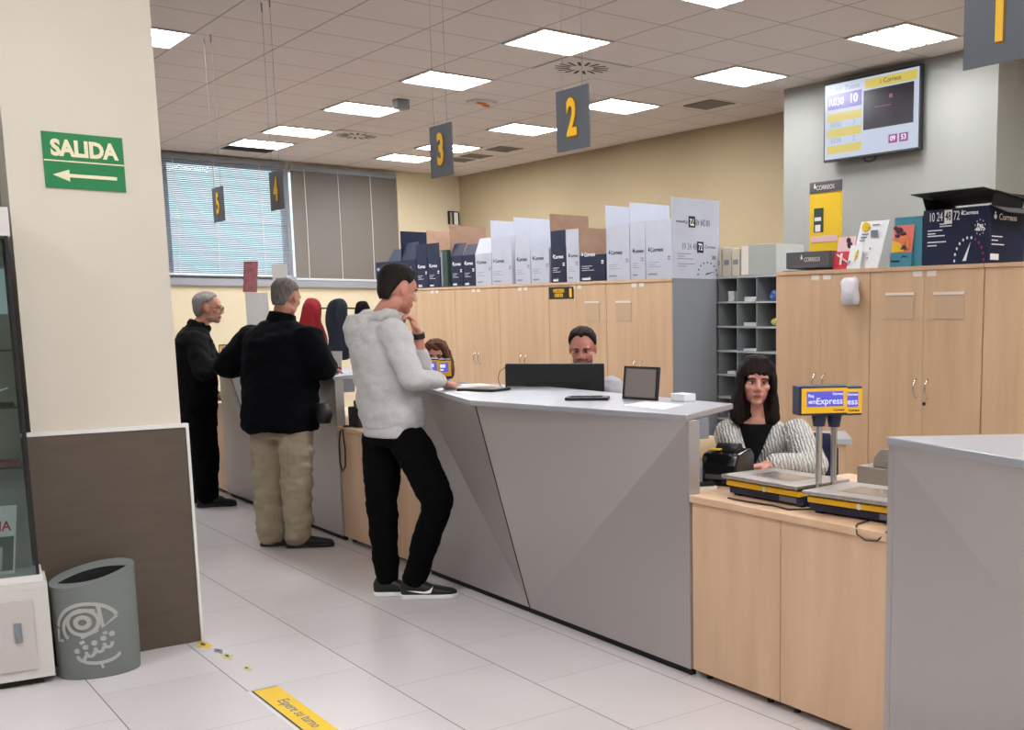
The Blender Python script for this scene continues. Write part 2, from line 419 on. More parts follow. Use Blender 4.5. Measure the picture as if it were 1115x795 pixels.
lam = [
 (4.3, 5.26, True, 'ceiling light cut by the top edge of the photo'),
 (4.3, 7.06, True, 'louvred ceiling light above and left of the hanging sign 2'),
 (4.3, 8.86, True, 'louvred ceiling light just above the hanging sign 3'),
 (4.3, 10.66, False, 'ceiling light second behind the one above sign 3, beside the small grey detector'),
 (4.3, 12.46, False, 'ceiling light directly behind the round-slotted diffuser of the left row, two from the window blinds'),
 (4.3, 13.66, False, 'ceiling light nearest the lit blind, beside the missing ceiling tile'),
 (6.1, 5.26, True, 'louvred ceiling light nearest the wall television'),
 (6.1, 7.06, True, 'louvred ceiling light between sign 2 and the wall television'),
 (6.1, 8.86, False, 'ceiling light just right of the hanging sign 2'),
 (6.1, 10.66, False, 'ceiling light left of the hanging sign 2, in the row nearest the tan wall'),
 (6.1, 12.46, False, 'ceiling light partly behind the hanging sign 3, upper of the two there'),
 (6.1, 13.66, False, 'ceiling light left of the hanging sign 3, lowest in the photo'),
 (1.9, 8.86, False, 'ceiling light beside the near pier at the upper left'),
]
for x, y, lv, lb in lam: luminaire(x, y, lb, louv=lv)
hid = 'square ceiling light outside the picture frame'
for x, y in ((0.7, 3.46), (2.5, 1.66), (0.7, 0.46), (2.5, -1.34), (-1.7, 3.46), (-1.7, 0.46), (4.3, 1.66), (6.1, 3.46), (6.1, 0.46), (1.9, 12.46), (-1.7, 8.86), (4.3, -1.34)):
    luminaire(x, y, hid, group='ceiling lights outside the photo')

def round_diffuser(cx, cy, label):
    r = thing('air_diffuser', label, 'air vent', (cx, cy, HC - 0.01), group='round slotted air diffusers')
    MB().box(cx - 0.29, cx + 0.29, cy - 0.29, cy + 0.29, HC - 0.008, HC - 0.0005).build('plate', M['ceil_plate'], r)
    s = MB()
    for k in range(16):
        a = 2 * PI * k / 16 + 0.1; c, q = math.cos(a), math.sin(a)
        s.slab((cx + c * 0.10 - q * 0.012, cy + q * 0.10 + c * 0.012, HC - 0.0095), (c * 0.12, q * 0.12, 0), (q * 0.024, -c * 0.024, 0), (0, 0, 0.001))
    s.build('slots', M['dark_gap'], r)
round_diffuser(5.2, 7.96, 'round slotted air diffuser on the ceiling above the hanging sign 2')
round_diffuser(5.2, 12.6, 'round slotted air diffuser on the ceiling near the window blinds')
def grille(x0, x1, y0, y1, label):
    r = thing('ceiling_grille', label, 'air vent', ((x0 + x1) / 2, (y0 + y1) / 2, HC - 0.01), group='rectangular ceiling grilles')
    MB().box(x0, x1, y0, y1, HC - 0.004, HC - 0.0005).build('backing', M['dark_gap'], r)
    f = MB()
    n = int((x1 - x0) / 0.02)
    for i in range(n): f.box(x0 + i * 0.02, x0 + i * 0.02 + 0.009, y0, y1, HC - 0.01, HC - 0.004)
    f.box(x0, x1, y0 - 0.02, y0, HC - 0.01, HC - 0.001).box(x0, x1, y1, y1 + 0.02, HC - 0.01, HC - 0.001)
    f.build('vanes', M['vent'], r)
grille(6.86, 7.16, 8.33, 8.72, 'ceiling grille right of the hanging sign 2 near the tan wall')
grille(6.85, 7.15, 13.05, 13.35, 'ceiling grille right of the hanging sign 3, middle of three')
grille(6.86, 7.16, 13.5, 13.8, 'ceiling grille right of the hanging sign 3, nearest the far wall')
grille(6.82, 7.12, 12.25, 12.6, 'ceiling grille right of the hanging sign 3, nearest the camera')
solo(MB().box(4.35, 4.9, 14.34, 14.7, HC - 0.004, HC - 0.001).box(4.35, 4.9, 14.5, 14.52, HC - 0.012, HC - 0.004), 'ceiling_opening', M['dark_gap'], 'dark opening of a missing ceiling tile beside the last light', 'ceiling opening')
solo(MB().box(4.62, 4.74, 10.2, 10.32, HC - 0.09, HC - 0.001), 'smoke_detector', M['grey_side'], 'small grey detector box hanging under the ceiling beside a light', 'detector', bevel=0.01)
r = thing('emergency_light', 'recessed emergency light with orange glints on the ceiling', 'emergency light', (5.3, 9.85, HC - 0.02))
MB().cone((5.3, 9.85, HC - 0.02), (5.3, 9.85, HC - 0.001), 0.13, 0.15, 24).build('housing', M['lamp_frame'], r, smooth=False)
MB().ball((5.27, 9.8, HC - 0.025), (0.05, 0.03, 0.015)).ball((5.36, 9.88, HC - 0.025), (0.04, 0.03, 0.015)).build('lens', M['orange'], r, smooth=True)  # orange balls imitate reflected glints in the recess

# ------------------------------------------------------------ hanging number signs
def sign(n, y0, y1, x=2.6, z0=2.18, z1=2.43):
    r = thing('hanging_sign', {'1': 'grey hanging sign with number 1, cut by the top right corner', '2': 'grey hanging sign with a yellow number 2, largest fully visible one', '3': 'grey hanging sign with a yellow number 3 below the ceiling lights', '4': 'grey hanging sign with a yellow number 4 in front of the window mullion', '5': 'smallest grey hanging sign, with a yellow number 5, before the left blind'}[n], 'sign', (x, (y0 + y1) / 2, z0), group=None)
    MB().box(x - 0.003, x + 0.003, y0, y1, z0, z1).build('panel', M['sign_grey'], r, bevel=0.001)
    c = ((y0 + y1) / 2, (z0 + z1) / 2 - 0.002)
    lettering('numeral', n, 0.205, M['orange_edge'], r, (x - 0.003, c[0], c[1]), LEFTY, (0, 0, 1), bold=0.011, sx=0.74, lift=0.001)
    lettering('numeral', n, 0.205, M['yellow'], r, (x - 0.003, c[0] + 0.003, c[1] + 0.002), LEFTY, (0, 0, 1), bold=0.007, sx=0.74, lift=0.003)
    for yy in (y0 + 0.05, y1 - 0.05):
        MB().cone((x, yy, z1), (x, yy, HC), 0.0012, n=6).build('wire', M['grey_side'], r)
        MB().cone((x, yy, HC - 0.06), (x, yy, HC - 0.001), 0.005, n=8).build('wire_clip', M['grey_side'], r)
sign('1', 1.78, 2.03); sign('2', 3.93, 4.18); sign('3', 5.14, 5.38); sign('4', 7.52, 7.77); sign('5', 8.77, 9.03)

# exit sign on the near pier
r = thing('exit_sign', 'green SALIDA exit sign with an arrow pointing left on the cream pier', 'sign', (1.064, 5.418, 2.018))
MB().box(0.916, 1.212, 5.414, 5.4195, 2.018, 2.243).build('plate', M['green_sign'], r)
lettering('lettering', 'SALIDA', 0.088, M['sign_cream'], r, (1.066, 5.414, 2.178), (1, 0, 0), (0, 0, 1), bold=0.004, sx=0.84)
MB().box(0.918, 1.21, 5.4125, 5.4138, 2.126, 2.131).build('divider_line', M['sign_cream'], r)
MB().ext([(0.945, 5.4135, 2.071), (1.005, 5.4135, 2.095), (1.005, 5.4135, 2.078), (1.18, 5.4135, 2.078), (1.18, 5.4135, 2.064), (1.005, 5.4135, 2.064), (1.005, 5.4135, 2.047)], (0, -0.0012, 0)).build('arrow', M['sign_cream'], r)

# ------------------------------------------------------------ counters
def faceted_counter(yA, yB, label, first_z=1.072):
    """front plane x=2.745; ends at yA<yB; beak in the middle"""
    ym = (yA + yB) / 2 + 0.04
    r = thing('service_counter', label, 'counter', (2.95, ym, 0), group='grey faceted service counters')
    X = 2.745; zt = 1.072; zb = 0.035
    A = (X, yA + 0.001, zt); A0 = (X, yA + 0.001, zb); B = (X, yB - 0.001, zt); B0 = (X, yB - 0.001, zb); P = (2.475, ym, zt); Q = (X, ym + 0.02, zb)
    dx = (0.02, 0, 0)
    MB().ext([A, P, Q], dx).build('front_panel', M['grey_panel'], r, label='pale triangular centre panel leaning outward')
    MB().ext([A0, A, Q], dx).build('front_panel', M['grey_panel'], r)
    MB().ext([P, B, Q], dx).build('front_panel', M['grey_panel'], r, label='leaning triangular panel on the far side of the seam')
    MB().ext([B, B0, Q], dx).build('front_panel', M['grey_panel'], r)
    e = MB().tube([V(P) + V((-0.001, 0.004, 0)), V(Q) + V((-0.001, 0.004, 0))], 0.0028, 6); e.build('seam', M['dark_gap'], r)
    MB().box(X - 0.001, 2.80, yA - 0.002, yA + 0.022, zb, zt).build('side_panel', M['grey_panel'], r)
    MB().box(X - 0.001, 2.80, yB - 0.022, yB + 0.002, zb, zt).build('side_panel', M['grey_panel'], r)
    MB().box(2.775, 2.80, yA + 0.022, yB - 0.022, zb, zt).build('back_panel', M['grey_side'], r)
    MB().box(X + 0.02, 2.79, yA + 0.02, yB - 0.02, 0.0, zb + 0.01).build('plinth', M['black_matte'], r)
    poly = [(2.735, yA - 0.005), (2.445, ym), (2.735, yB + 0.005), (3.24, yB - 0.30), (3.24, yA + 0.30)]
    MB().prism(poly, zt + 0.001, 1.098).build('countertop', M['grey_top'], r, bevel=0.004)
    for q in (yA + 0.06, yB - 0.10): MB().ext([(2.80, q, zt), (2.80, q, 0.985), (2.90, q, 0.985), (2.90, q, zt)], (0, 0.03, 0)).build('bracket', M['grey_side'], r)
    MB().box(2.801, 3.38, yA + 0.002, yB - 0.002, 0.741, 0.77).build('work_surface', M['maple'], r, bevel=0.003)
    for q in (yA + 0.05, ym, yB - 0.08): MB().box(2.85, 3.33, q, q + 0.025, 0.0, 0.741).build('support', M['grey_side'], r)
    return r
faceted_counter(-0.06, 2.41, 'grey faceted service counter at the right edge of the photo, cut off by the frame')
faceted_counter(3.48, 5.95, 'grey faceted service counter in the middle, with the large triangular front panel')
faceted_counter(7.2, 9.67, 'grey service counter behind the man in the light hoodie, where the beige-trousered man stands')
faceted_counter(10.9, 13.3, 'grey service counter farthest from the camera, behind the man with glasses')

def wood_desk(yA, yB, label, xr=3.38):
    r = thing('low_desk', label, 'desk', (3.0, (yA + yB) / 2, 0), group='low maple desks between the counters')
    X = 2.755; ym = (yA + yB) / 2 + 0.0
    MB().box(X + 0.02, 3.2, yA + 0.012, yB - 0.012, 0.03, 0.735).build('carcass', M['maple'], r)
    for a, b in ((yA + 0.004, ym - 0.002), (ym + 0.002, yB - 0.004)):
        MB().box(X, X + 0.018, a, b, 0.035, 0.738).build('front_panel', M['maple'], r, bevel=0.0015)
    MB().box(X - 0.012, xr, yA + 0.002, yB - 0.002, 0.741, 0.77).build('desktop', M['maple'], r, bevel=0.003)
    for y in (yA + 0.03, yB - 0.06): MB().box(xr - 0.06, xr - 0.03, y, y + 0.03, 0, 0.741).build('leg', M['grey_side'], r)
    for y in (yA + 0.06, ym - 0.05, ym + 0.10, yB - 0.06):
        MB().cone((X + 0.045, y, 0), (X + 0.045, y, 0.032), 0.014, n=10).build('foot', M['black'], r)
    return r
wood_desk(2.412, 3.478, 'low maple desk in front of the seated woman in the grey sweater, carrying two scales', 3.68)
wood_desk(5.952, 7.198, 'low maple desk behind the man in the light hoodie')
wood_desk(9.672, 10.898, 'low maple desk in front of the man with glasses')

# ------------------------------------------------------------ storage cabinets
def cabinet(x, y0, y1, label, group, h=1.785, notes=False, lock=False, centre=True, side=None):
    r = thing('storage_cabinet', label, 'cabinet', (x + 0.22, (y0 + y1) / 2, 0), group=group)
    MB().box(x + 0.018, x + 0.45, y0 + 0.001, y1 - 0.001, 0, h - 0.025).build('body', side or M['maple2'], r)
    MB().box(x - 0.006, x + 0.45, y0 + 0.0005, y1 - 0.0005, h - 0.024, h).build('top', M['maple2'], r)
    ym = (y0 + y1) / 2
    for (a, b, hy) in ((y0 + 0.003, ym - 0.0012, ym - 0.045), (ym + 0.0012, y1 - 0.003, ym + 0.045)):
        d = MB().box(x, x + 0.017, a, b, 0.06, h - 0.027).build('door', M['maple2'], r)
        d.name = 'door'
        pts = []
        for k in range(9):
            t = PI * k / 8; pts.append((x - 0.032 * math.sin(t), hy, 1.045 + 0.058 * -math.cos(t)))
        MB().tube(pts, 0.005, 8).build('handle', M['chrome'], d, smooth=True)
        ly = ym - 0.055 if hy < ym else ym + 0.055
        MB().box(x - 0.0012, x - 0.0002, ly - 0.035, ly + 0.035, h - 0.062, h - 0.03).build('number_label', M['label'], d)
        if notes:
            c = ym - 0.19 if hy < ym else ym + 0.19
            MB().box(x - 0.003, x - 0.0003, c - 0.11, c + 0.11, 1.47, 1.61).build('plastic_pocket', M['pocket'], d)
            MB().box(x - 0.006, x - 0.0003, c - 0.115, c + 0.115, 1.612, 1.628).build('pocket_rim', M['label'], d)
    if lock: MB().cone((x - 0.006, ym - 0.02, 0.955), (x + 0.001, ym - 0.02, 0.955), 0.011, n=12).build('lock', M['dark_gap'], r)
    return r
gR = 'maple cabinets under the wall television'; gM = 'maple cabinets along the middle of the room'
XR = 5.25
cabinet(XR, 4.79, 5.667, 'maple cabinet under the yellow cardboard display, with a white bag on its door', gR)
cabinet(XR, 3.912, 4.789, 'maple cabinet below the navy box, with a plastic pocket on each door', gR, notes=True, lock=True)
cabinet(XR, 3.03, 3.908, 'maple cabinet at the right edge of the photo, behind the near counter', gR)
XM = 5.5
lbm = ['maple cabinet at the right end of the middle row, grey side showing', 'maple cabinet behind the man at the monitor, with the black and yellow sticker',
       'maple cabinet just left of the black and yellow sticker', 'maple cabinet third left of the sticker, above the watching woman behind the displays',
       'maple cabinet just right of the head of the man in the light hoodie', 'maple cabinet at the far left end of the middle row, mostly behind the hoodie man']
for k in range(6):
    cabinet(XM, 7.17 + 0.945 * k, 7.17 + 0.945 * (k + 1) - 0.002, lbm[k], gM, notes=False)
# gun-metal side of the end cabinet
solo(MB().box(XM + 0.0, XM + 0.45, 7.150, 7.168, 0, 1.785), 'end_panel', M['grey_side'], 'plain grey end panel closing the middle cabinet row', 'panel')
# plastic pockets of the first two units (adjacent doors)
for y, z, lb in ((8.33, 1.52, 'left one of the two clear plastic pockets above the man at the monitor'), (7.85, 1.52, 'right one of the two clear plastic pockets above the man at the monitor')):
    r = thing('plastic_pocket', lb, 'document pocket', (XM - 0.004, y, z - 0.09), group='plastic pockets on the middle cabinets')
    MB().box(XM - 0.004, XM - 0.0005, y - 0.11, y + 0.11, z - 0.085, z + 0.07).build('sleeve', M['pocket'], r)
    MB().box(XM - 0.007, XM - 0.0005, y - 0.115, y + 0.115, z + 0.072, z + 0.09).build('rim', M['label'], r)
r = thing('sticker', 'black and yellow WESTERN UNION sticker on the middle cabinet door', 'sticker', (XM - 0.002, 8.84, 1.635))
MB().box(XM - 0.0025, XM - 0.0005, 8.63, 9.05, 1.635, 1.745).build('backing', M['black_matte'], r)
lettering('lettering', 'WESTERN\nUNION', 0.048, M['yellow'], r, (XM - 0.0025, 8.88, 1.688), LEFTY, (0, 0, 1), bold=0.001, sx=0.9, line=0.85)
MB().box(XM - 0.004, XM - 0.0026, 8.66, 8.70, 1.65, 1.73).build('mark', M['yellow'], r)
# bag hung on door
r = thing('hanging_bag', 'crumpled white bag hooked on the right-hand cabinet door', 'bag', (XR - 0.04, 4.93, 1.555))
b = MB(); b.loft([((XR - 0.035, 4.93, 1.555), (0, 0.062, 0), (0.028, 0, 0)), ((XR - 0.04, 4.925, 1.6), (0, 0.072, 0), (0.034, 0, 0)), ((XR - 0.038, 4.93, 1.66), (0, 0.066, 0), (0.03, 0, 0)), ((XR - 0.034, 4.935, 1.70), (0, 0.078, 0), (0.028, 0, 0)), ((XR - 0.03, 4.93, 1.725), (0, 0.05, 0), (0.02, 0, 0))], 20, 3)
for p in b.v:
    n = noise.noise_vector(p * 28) * 0.008; p += n
b.build('pouch', M['bag'], r, smooth=True)
MB().tube([(XR - 0.001, 4.90, 1.70), (XR - 0.02, 4.905, 1.735), (XR - 0.035, 4.93, 1.72)], 0.004).build('strap', M['bag'], r)

# pigeonhole shelf
XS = 6.0
r = thing('pigeonhole_unit', 'grey pigeonhole shelving unit behind the seated woman, with cubbies of papers', 'shelf', (XS + 0.15, 6.7, 0))
ys = [5.72, 5.98, 6.24, 6.47, 6.71, 6.95, 7.19, 7.26]
b = MB()
for y in ys: b.box(XS + 0.004, XS + 0.32, y - 0.006, y + 0.006, 0.03, 1.795)
b.build('upright', M['grey_shelf'], r)
MB().box(XS + 0.32, XS + 0.33, 5.71, 7.27, 0.03, 1.795).build('back', M['grey_shelf'], r)
zs = [0.03, 0.40, 0.62, 0.80, 0.99, 1.19, 1.393, 1.595, 1.80]
for z in zs: MB().box(XS, XS + 0.32, 5.71, 7.27, z - 0.008, z + 0.006).build('shelf_board', M['grey_shelf_edge'], r)
def papers(x, y, z, n, w=0.14, d=0.2, m='paper', label='', cat='papers', group=None, rz=0.0):
    b = MB(); rr = random.Random(int(y * 1000 + z * 100))
    for i in range(n):
        a = rz + rr.uniform(-0.12, 0.12); c, s_ = math.cos(a), math.sin(a)
        b.slab((x - (d * c - w * s_) / 2, y - (d * s_ + w * c) / 2, z + i * 0.006), (d * c, d * s_, 0), (-w * s_, w * c, 0), (0, 0, 0.0052))
    return solo(b, 'paper_stack', M[m], label, cat, group)
pg = 'papers in the pigeonholes'
papers(XS + 0.14, 6.83, 1.603, 6, label='small white paper stack in the top row of pigeonholes', group=pg)
papers(XS + 0.14, 6.83, 1.40, 5, w=0.16, label='leaning white papers in the second row of pigeonholes', group=pg)
papers(XS + 0.14, 6.83, 1.198, 3, w=0.17, label='flat pale papers in the third row of pigeonholes', group=pg)
papers(XS + 0.14, 6.35, 1.198, 7, w=0.17, label='white stack in the third row of pigeonholes next to the cabinet', group=pg)
papers(XS + 0.14, 6.36, 1.603, 2, w=0.16, label='single sheets in the top right pigeonhole', group=pg)
papers(XS + 0.14, 6.83, 0.998, 5, w=0.15, m='maroon', label='reddish bundle of papers in the fourth row of pigeonholes', group=pg)
papers(XS + 0.14, 7.07, 1.603, 14, w=0.07, label='upright white pile at the left edge of the top row of pigeonholes', group=pg)
papers(XS + 0.14, 7.07, 0.998, 4, w=0.1, label='white slips at the left edge of the fourth row of pigeonholes', group=pg)
papers(XS + 0.14, 7.07, 0.628, 7, w=0.08, label='white slips at the left edge of a low row of pigeonholes', group=pg)
solo(MB().cone((XS + 0.1, 6.40, 1.403), (XS + 0.1, 6.40, 1.575), 0.042, n=20), 'paper_roll', M['paper'], 'white paper roll standing in a pigeonhole', 'paper roll')
b = MB().ball((XS + 0.1, 6.55, 1.435), (0.06, 0.065, 0.033)); 
for p in b.v: p += noise.noise_vector(p * 25) * 0.006
solo(b, 'wrapped_parcel', mat('pale_yellow', (206, 196, 110), 0.5), 'pale yellow wrapped bundle in a pigeonhole', 'bundle', smooth=True)
b = MB().ball((XS + 0.1, 6.56, 1.645), (0.07, 0.07, 0.045))
for p in b.v: p += noise.noise_vector(p * 30) * 0.02
solo(b, 'plastic_bag', M['blue_bag'], 'crumpled blue plastic bag in the top row of pigeonholes', 'bag', smooth=True)
# archive files on top
for i, (a, c, m) in enumerate(((7.15, 7.26, 'file_card'), (7.03, 7.14, 'file_card'), (6.92, 7.02, 'file_card'))):
    r = thing('archive_file', ['beige archive file standing left of the other archive files', 'beige archive file standing in the middle of the archive files', 'beige archive file standing against the grey archive box'][i], 'archive file', (XS + 0.16, (a + c) / 2, 1.808), group='archive files on the pigeonhole unit')
    MB().box(XS + 0.005, XS + 0.31, a + 0.003, c - 0.003, 1.808, 2.05 - 0.01 * i).build('case', M[m], r, bevel=0.003)
    MB().box(XS + 0.0025, XS + 0.0045, (a + c) / 2 - 0.03, (a + c) / 2 + 0.03, 1.90, 1.94).build('label', M['ink_grey'], r)
r = thing('archive_box', 'grey archive box lying lengthwise beside the beige archive files', 'archive box', (XS + 0.16, 6.7, 1.808))
MB().box(XS + 0.005, XS + 0.31, 6.48, 6.90, 1.808, 2.05).build('case', M['file_grey'], r, bevel=0.003)
MB().box(XS + 0.003, XS + 0.0045, 6.81, 6.895, 1.815, 2.045).build('end_strip', M['label'], r)

# ------------------------------------------------------------ cartons on the middle cabinets
CX = 5.515; ZT = 1.786
def crest(mb, y, z, s, x):
    mb.ball((x, y, z), (0.0012, s * 0.42, s * 0.42), 10, 6); mb.ball((x, y, z + s * 0.6), (0.0012, s * 0.2, s * 0.25), 8, 5)
def carton(y0, y1, col, label, top=0.32, front=0, far=0, near=0, back=0, frontang=0.0, inner=None, prn=True, d=0.42):
    r = thing('shipping_carton', label, 'cardboard box', (CX + d / 2, (y0 + y1) / 2, ZT), group='cartons on the middle cabinets')
    m = M[col]; inn = M[inner] if inner else M['brown_card']; t = 0.005; x0, x1 = CX, CX + d; z0, z1 = ZT + 0.001, ZT + top
    y0 += 0.004; y1 -= 0.004
    b = MB().box(x0, x1, y0, y1, z0, z0 + t).box(x0, x0 + t, y0, y1, z0 + t, z1).box(x1 - t, x1, y0, y1, z0 + t, z1).box(x0 + t, x1 - t, y0, y0 + t, z0 + t, z1).box(x0 + t, x1 - t, y1 - t, y1, z0 + t, z1)
    b.build('walls', m, r)
    MB().box(x0 + t, x1 - t, y0 + t, y1 - t, z0 + t, z0 + t + 0.002).build('inside_bottom', inn, r)
    def flap(a, e, up, n):   # a->e edge, up vector, n thickness vector (outer->inner)
        a, e, up, n = V(a), V(e), V(up), V(n)
        f = MB(); f.slab(a, e - a, up, n * 0.55, 0); f.slab(a + n * 0.56, e - a, up, n * 0.44, 1); f.build('flap', [m, inn], r)
    if front:
        s_, c = math.sin(frontang), math.cos(frontang)
        flap((x0, y0, z1), (x0, y1, z1), (s_ * front, 0, c * front), (t * c, 0, -t * s_))
    if back: flap((x1, y0, z1), (x1, y1, z1), (0.01, 0, back), (-t, 0, 0))
    if far: flap((x0, y1, z1), (x1, y1, z1), (0, 0.008, far), (0, -t, 0))
    if near: flap((x0, y0, z1), (x1, y0, z1), (0, -0.004, near), (0, t, 0))
    if prn:
        ik = M['white_ink'] if col == 'navy_box' else M['ink']; w = y1 - y0
        xx = x0 - 0.0008; yl = y1 - 0.03
        c = MB(); crest(c, yl - 0.015, z0 + 0.235, 0.028, xx); c.build('crest', ik, r)
        lettering('lettering', 'Correos', min(0.05, w * 0.19), ik, r, (x0, yl - 0.045 - w * 0.22, z0 + 0.232), LEFTY, (0, 0, 1), bold=0.0006)
        p = MB()
        for k, (zz, f) in enumerate(((0.13, 0.42), (0.112, 0.3), (0.094, 0.5), (0.03, 0.34))):
            p.box(xx, xx + 0.0006, yl - w * f, yl, z0 + zz, z0 + zz + (0.004 if k < 3 else 0.012))
        p.box(xx, xx + 0.0006, y0 + 0.02, y0 + 0.055, z0 + 0.165, z0 + 0.177).box(xx, xx + 0.0006, y0 + 0.02, y0 + 0.055, z0 + 0.148, z0 + 0.158)
        if col == 'navy_box': p.box(xx, xx + 0.0006, yl - w * 0.35, yl, z0 + 0.012, z0 + 0.042)
        p.build('small_print', ik if col == 'navy_box' else M['ink_grey'], r)
    return r
carton(12.63, 12.98, 'navy_box', 'navy carton at the far left end of the row, left of the hoodie man\'s head', back=0.17)
carton(12.26, 12.62, 'navy_box', 'open navy carton with drooping dark flaps above the hoodie man\'s head', far=0.0, near=0.33, front=0.16, frontang=0.5, inner='dark_card')
carton(11.89, 12.25, 'navy_box', 'open navy carton with grey lining just above the hoodie man\'s head', front=0.2, frontang=0.25, back=0.18, inner='dark_card')
carton(11.60, 11.88, 'navy_box', 'tall slim navy carton right of the hoodie man\'s head', top=0.34, front=0.14)
carton(11.30, 11.595, 'navy_box', 'navy carton left of the dark green binder box, front flap upright', front=0.155, far=0.30)
r = thing('binder_box', 'dark green binder box squeezed between navy cartons', 'binder box', (CX + 0.17, 11.2, ZT))
MB().box(CX + 0.004, CX + 0.34, 11.135, 11.285, ZT + 0.001, ZT + 0.395).build('case', M['green_box'], r, bevel=0.004)
MB().box(CX + 0.001, CX + 0.0035, 11.24, 11.28, ZT + 0.01, ZT + 0.38).build('spine_strip', M['grey_shelf'], r)
carton(10.775, 11.04, 'navy_box', 'navy carton directly right of the green binder box, brown lid flap raised behind', front=0.14, frontang=0.35, far=0.32)
carton(10.505, 10.77, 'navy_box', 'navy carton whose top slopes, beside the first white carton', front=0.13, frontang=0.5)
carton(10.16, 10.5, 'white_box', 'white carton with its grey front flap folded forward, leftmost of the white ones', front=0.17, frontang=0.35, inner='white_box')
carton(9.75, 10.155, 'white_box', 'white carton second from the left of the white ones, all flaps up', front=0.15, far=0.32, inner='white_box')
carton(9.40, 9.69, 'white_box', 'white carton with a slanting upright flap, left of the one showing brown lining', front=0.15, far=0.32, inner='white_box')
carton(9.06, 9.395, 'white_box', 'white carton showing brown lining inside its raised back flap', back=0.15, near=0.0)
carton(8.77, 9.03, 'navy_box', 'navy carton with upright front flap between white cartons, brown lid flap behind', front=0.15, far=0.31)
carton(8.55, 8.765, 'white_box', 'slim white carton squeezed between two navy ones', front=0.15)
carton(8.14, 8.545, 'navy_box', 'low open navy carton showing brown cardboard inside', top=0.23, far=0.25, back=0.22)
carton(7.77, 8.12, 'white_box', 'white carton right of the low open navy one, blank lid flap raised', front=0.15, far=0.32, inner='white_box')
carton(7.55, 7.765, 'white_box', 'slim white carton second from the right end of the row', front=0.15, far=0.32, inner='white_box')
e = carton(7.185, 7.545, 'white_box', 'large white carton at the right end of the row printed 10 24 48 72', front=0.15, near=0.32, inner='white_box', d=0.5)
# print on its end face (normal -y)
ye = 7.189; R_ = (1, 0, 0); U_ = (0, 0, 1)
def endprint(zc, flip, yy):
    k = -1 if flip else 1
    rr = (k, 0, 0); uu = (0, 0, k); nrm = V(rr).cross(V(uu)); lf = 0.0015
    cx = CX + 0.25
    lettering('lettering', '10 24 48', 0.075, M['ink_grey'], e, (cx - k * 0.07, yy, zc), rr, uu, sx=0.6, lift=lf)
    b = MB(); b.box(cx + k * 0.045 - 0.034, cx + k * 0.045 + 0.034, yy - 0.0018, yy - 0.0008, zc - 0.045, zc + 0.045); b.build('number_tile', M['ink'], e)
    lettering('lettering', '72', 0.075, M['white_ink'], e, (cx + k * 0.045, yy - 0.002, zc), rr, uu, sx=0.6, bold=0.001, lift=0.0012)
    lettering('lettering', 'Correos', 0.034, M['ink'], e, (cx + k * 0.15, yy, zc + k * 0.005), rr, uu, lift=lf)
endprint(ZT + 0.255, False, ye); endprint(ZT + 0.455, True, ye - 0.005)
b = MB()
for zz, x0_, x1_ in ((0.195, 0.06, 0.2), (0.175, 0.06, 0.13), (0.155, 0.06, 0.22), (0.115, 0.06, 0.24), (0.095, 0.06, 0.15)): b.box(CX + x0_, CX + x1_, ye - 0.0012, ye - 0.0004, ZT + zz, ZT + zz + 0.005)
b.box(CX + 0.42, CX + 0.46, ye - 0.0012, ye - 0.0004, ZT + 0.16, ZT + 0.19)
b.build('small_print', M['ink_grey'], e)
b = MB()
for k in range(9):
    a = PI * k / 8; cx, cz = CX + 0.37 + 0.10 * math.cos(a), ZT + 0.035 + 0.10 * math.sin(a)
    b.box(cx - 0.006, cx + 0.006, ye - 0.0012, ye - 0.0004, cz - 0.006, cz + 0.006)
b.ext([(CX + 0.35, ye - 0.0005, ZT + 0.03), (CX + 0.355, ye - 0.0005, ZT + 0.045), (CX + 0.46, ye - 0.0005, ZT + 0.065)], (0, -0.0008, 0))
b.build('dial_print', M['ink'], e)

# ------------------------------------------------------------ on the right cabinets
ZR = 1.786
r = thing('cardboard_display', 'tall yellow CORREOS cardboard display with a dark tray on the cabinet', 'display stand', (5.42, 5.38, ZR))
MB().box(5.27, 5.50, 5.17, 5.62, ZR + 0.001, ZR + 0.005).box(5.265, 5.275, 5.17, 5.58, ZR + 0.02, ZR + 0.125).box(5.275, 5.5, 5.572, 5.58, ZR + 0.02, ZR + 0.125).box(5.275, 5.5, 5.17, 5.178, ZR + 0.02, ZR + 0.125).box(5.275, 5.49, 5.178, 5.572, ZR + 0.015, ZR + 0.022).build('tray', M['dark_card'], r)
MB().box(5.40, 5.408, 5.195, 5.49, ZR + 0.022, ZR + 0.52).build('back_card', M['yellow_card'], r)
MB().box(5.396, 5.3995, 5.195, 5.49, ZR + 0.52, ZR + 0.592).box(5.3995, 5.408, 5.195, 5.49, ZR + 0.521, ZR + 0.592).build('header', M['dark_card'], r)
lettering('lettering', 'CORREOS', 0.042, M['label'], r, (5.396, 5.34, ZR + 0.552), LEFTY, (0, 0, 1), sx=0.9)
lettering('lettering', 'CORREOS', 0.040, M['label'], r, (5.265, 5.33, ZR + 0.072), LEFTY, (0, 0, 1), sx=0.85)
b = MB(); crest(b, 5.44, ZR + 0.56, 0.026, 5.3955); crest(b, 5.43, ZR + 0.085, 0.026, 5.2645); b.build('crest', M['label'], r)
MB().box(5.398, 5.3995, 5.36, 5.45, ZR + 0.26, ZR + 0.42).build('picture', M['green_box'], r)
MB().box(5.396, 5.3975, 5.38, 5.44, ZR + 0.335, ZR + 0.36).box(5.396, 5.3975, 5.385, 5.435, ZR + 0.265, ZR + 0.31).build('picture_detail', M['paper'], r)
MB().box(5.397, 5.3995, 5.225, 5.475, ZR + 0.195, ZR + 0.235).build('text_strip', M['pink'], r)
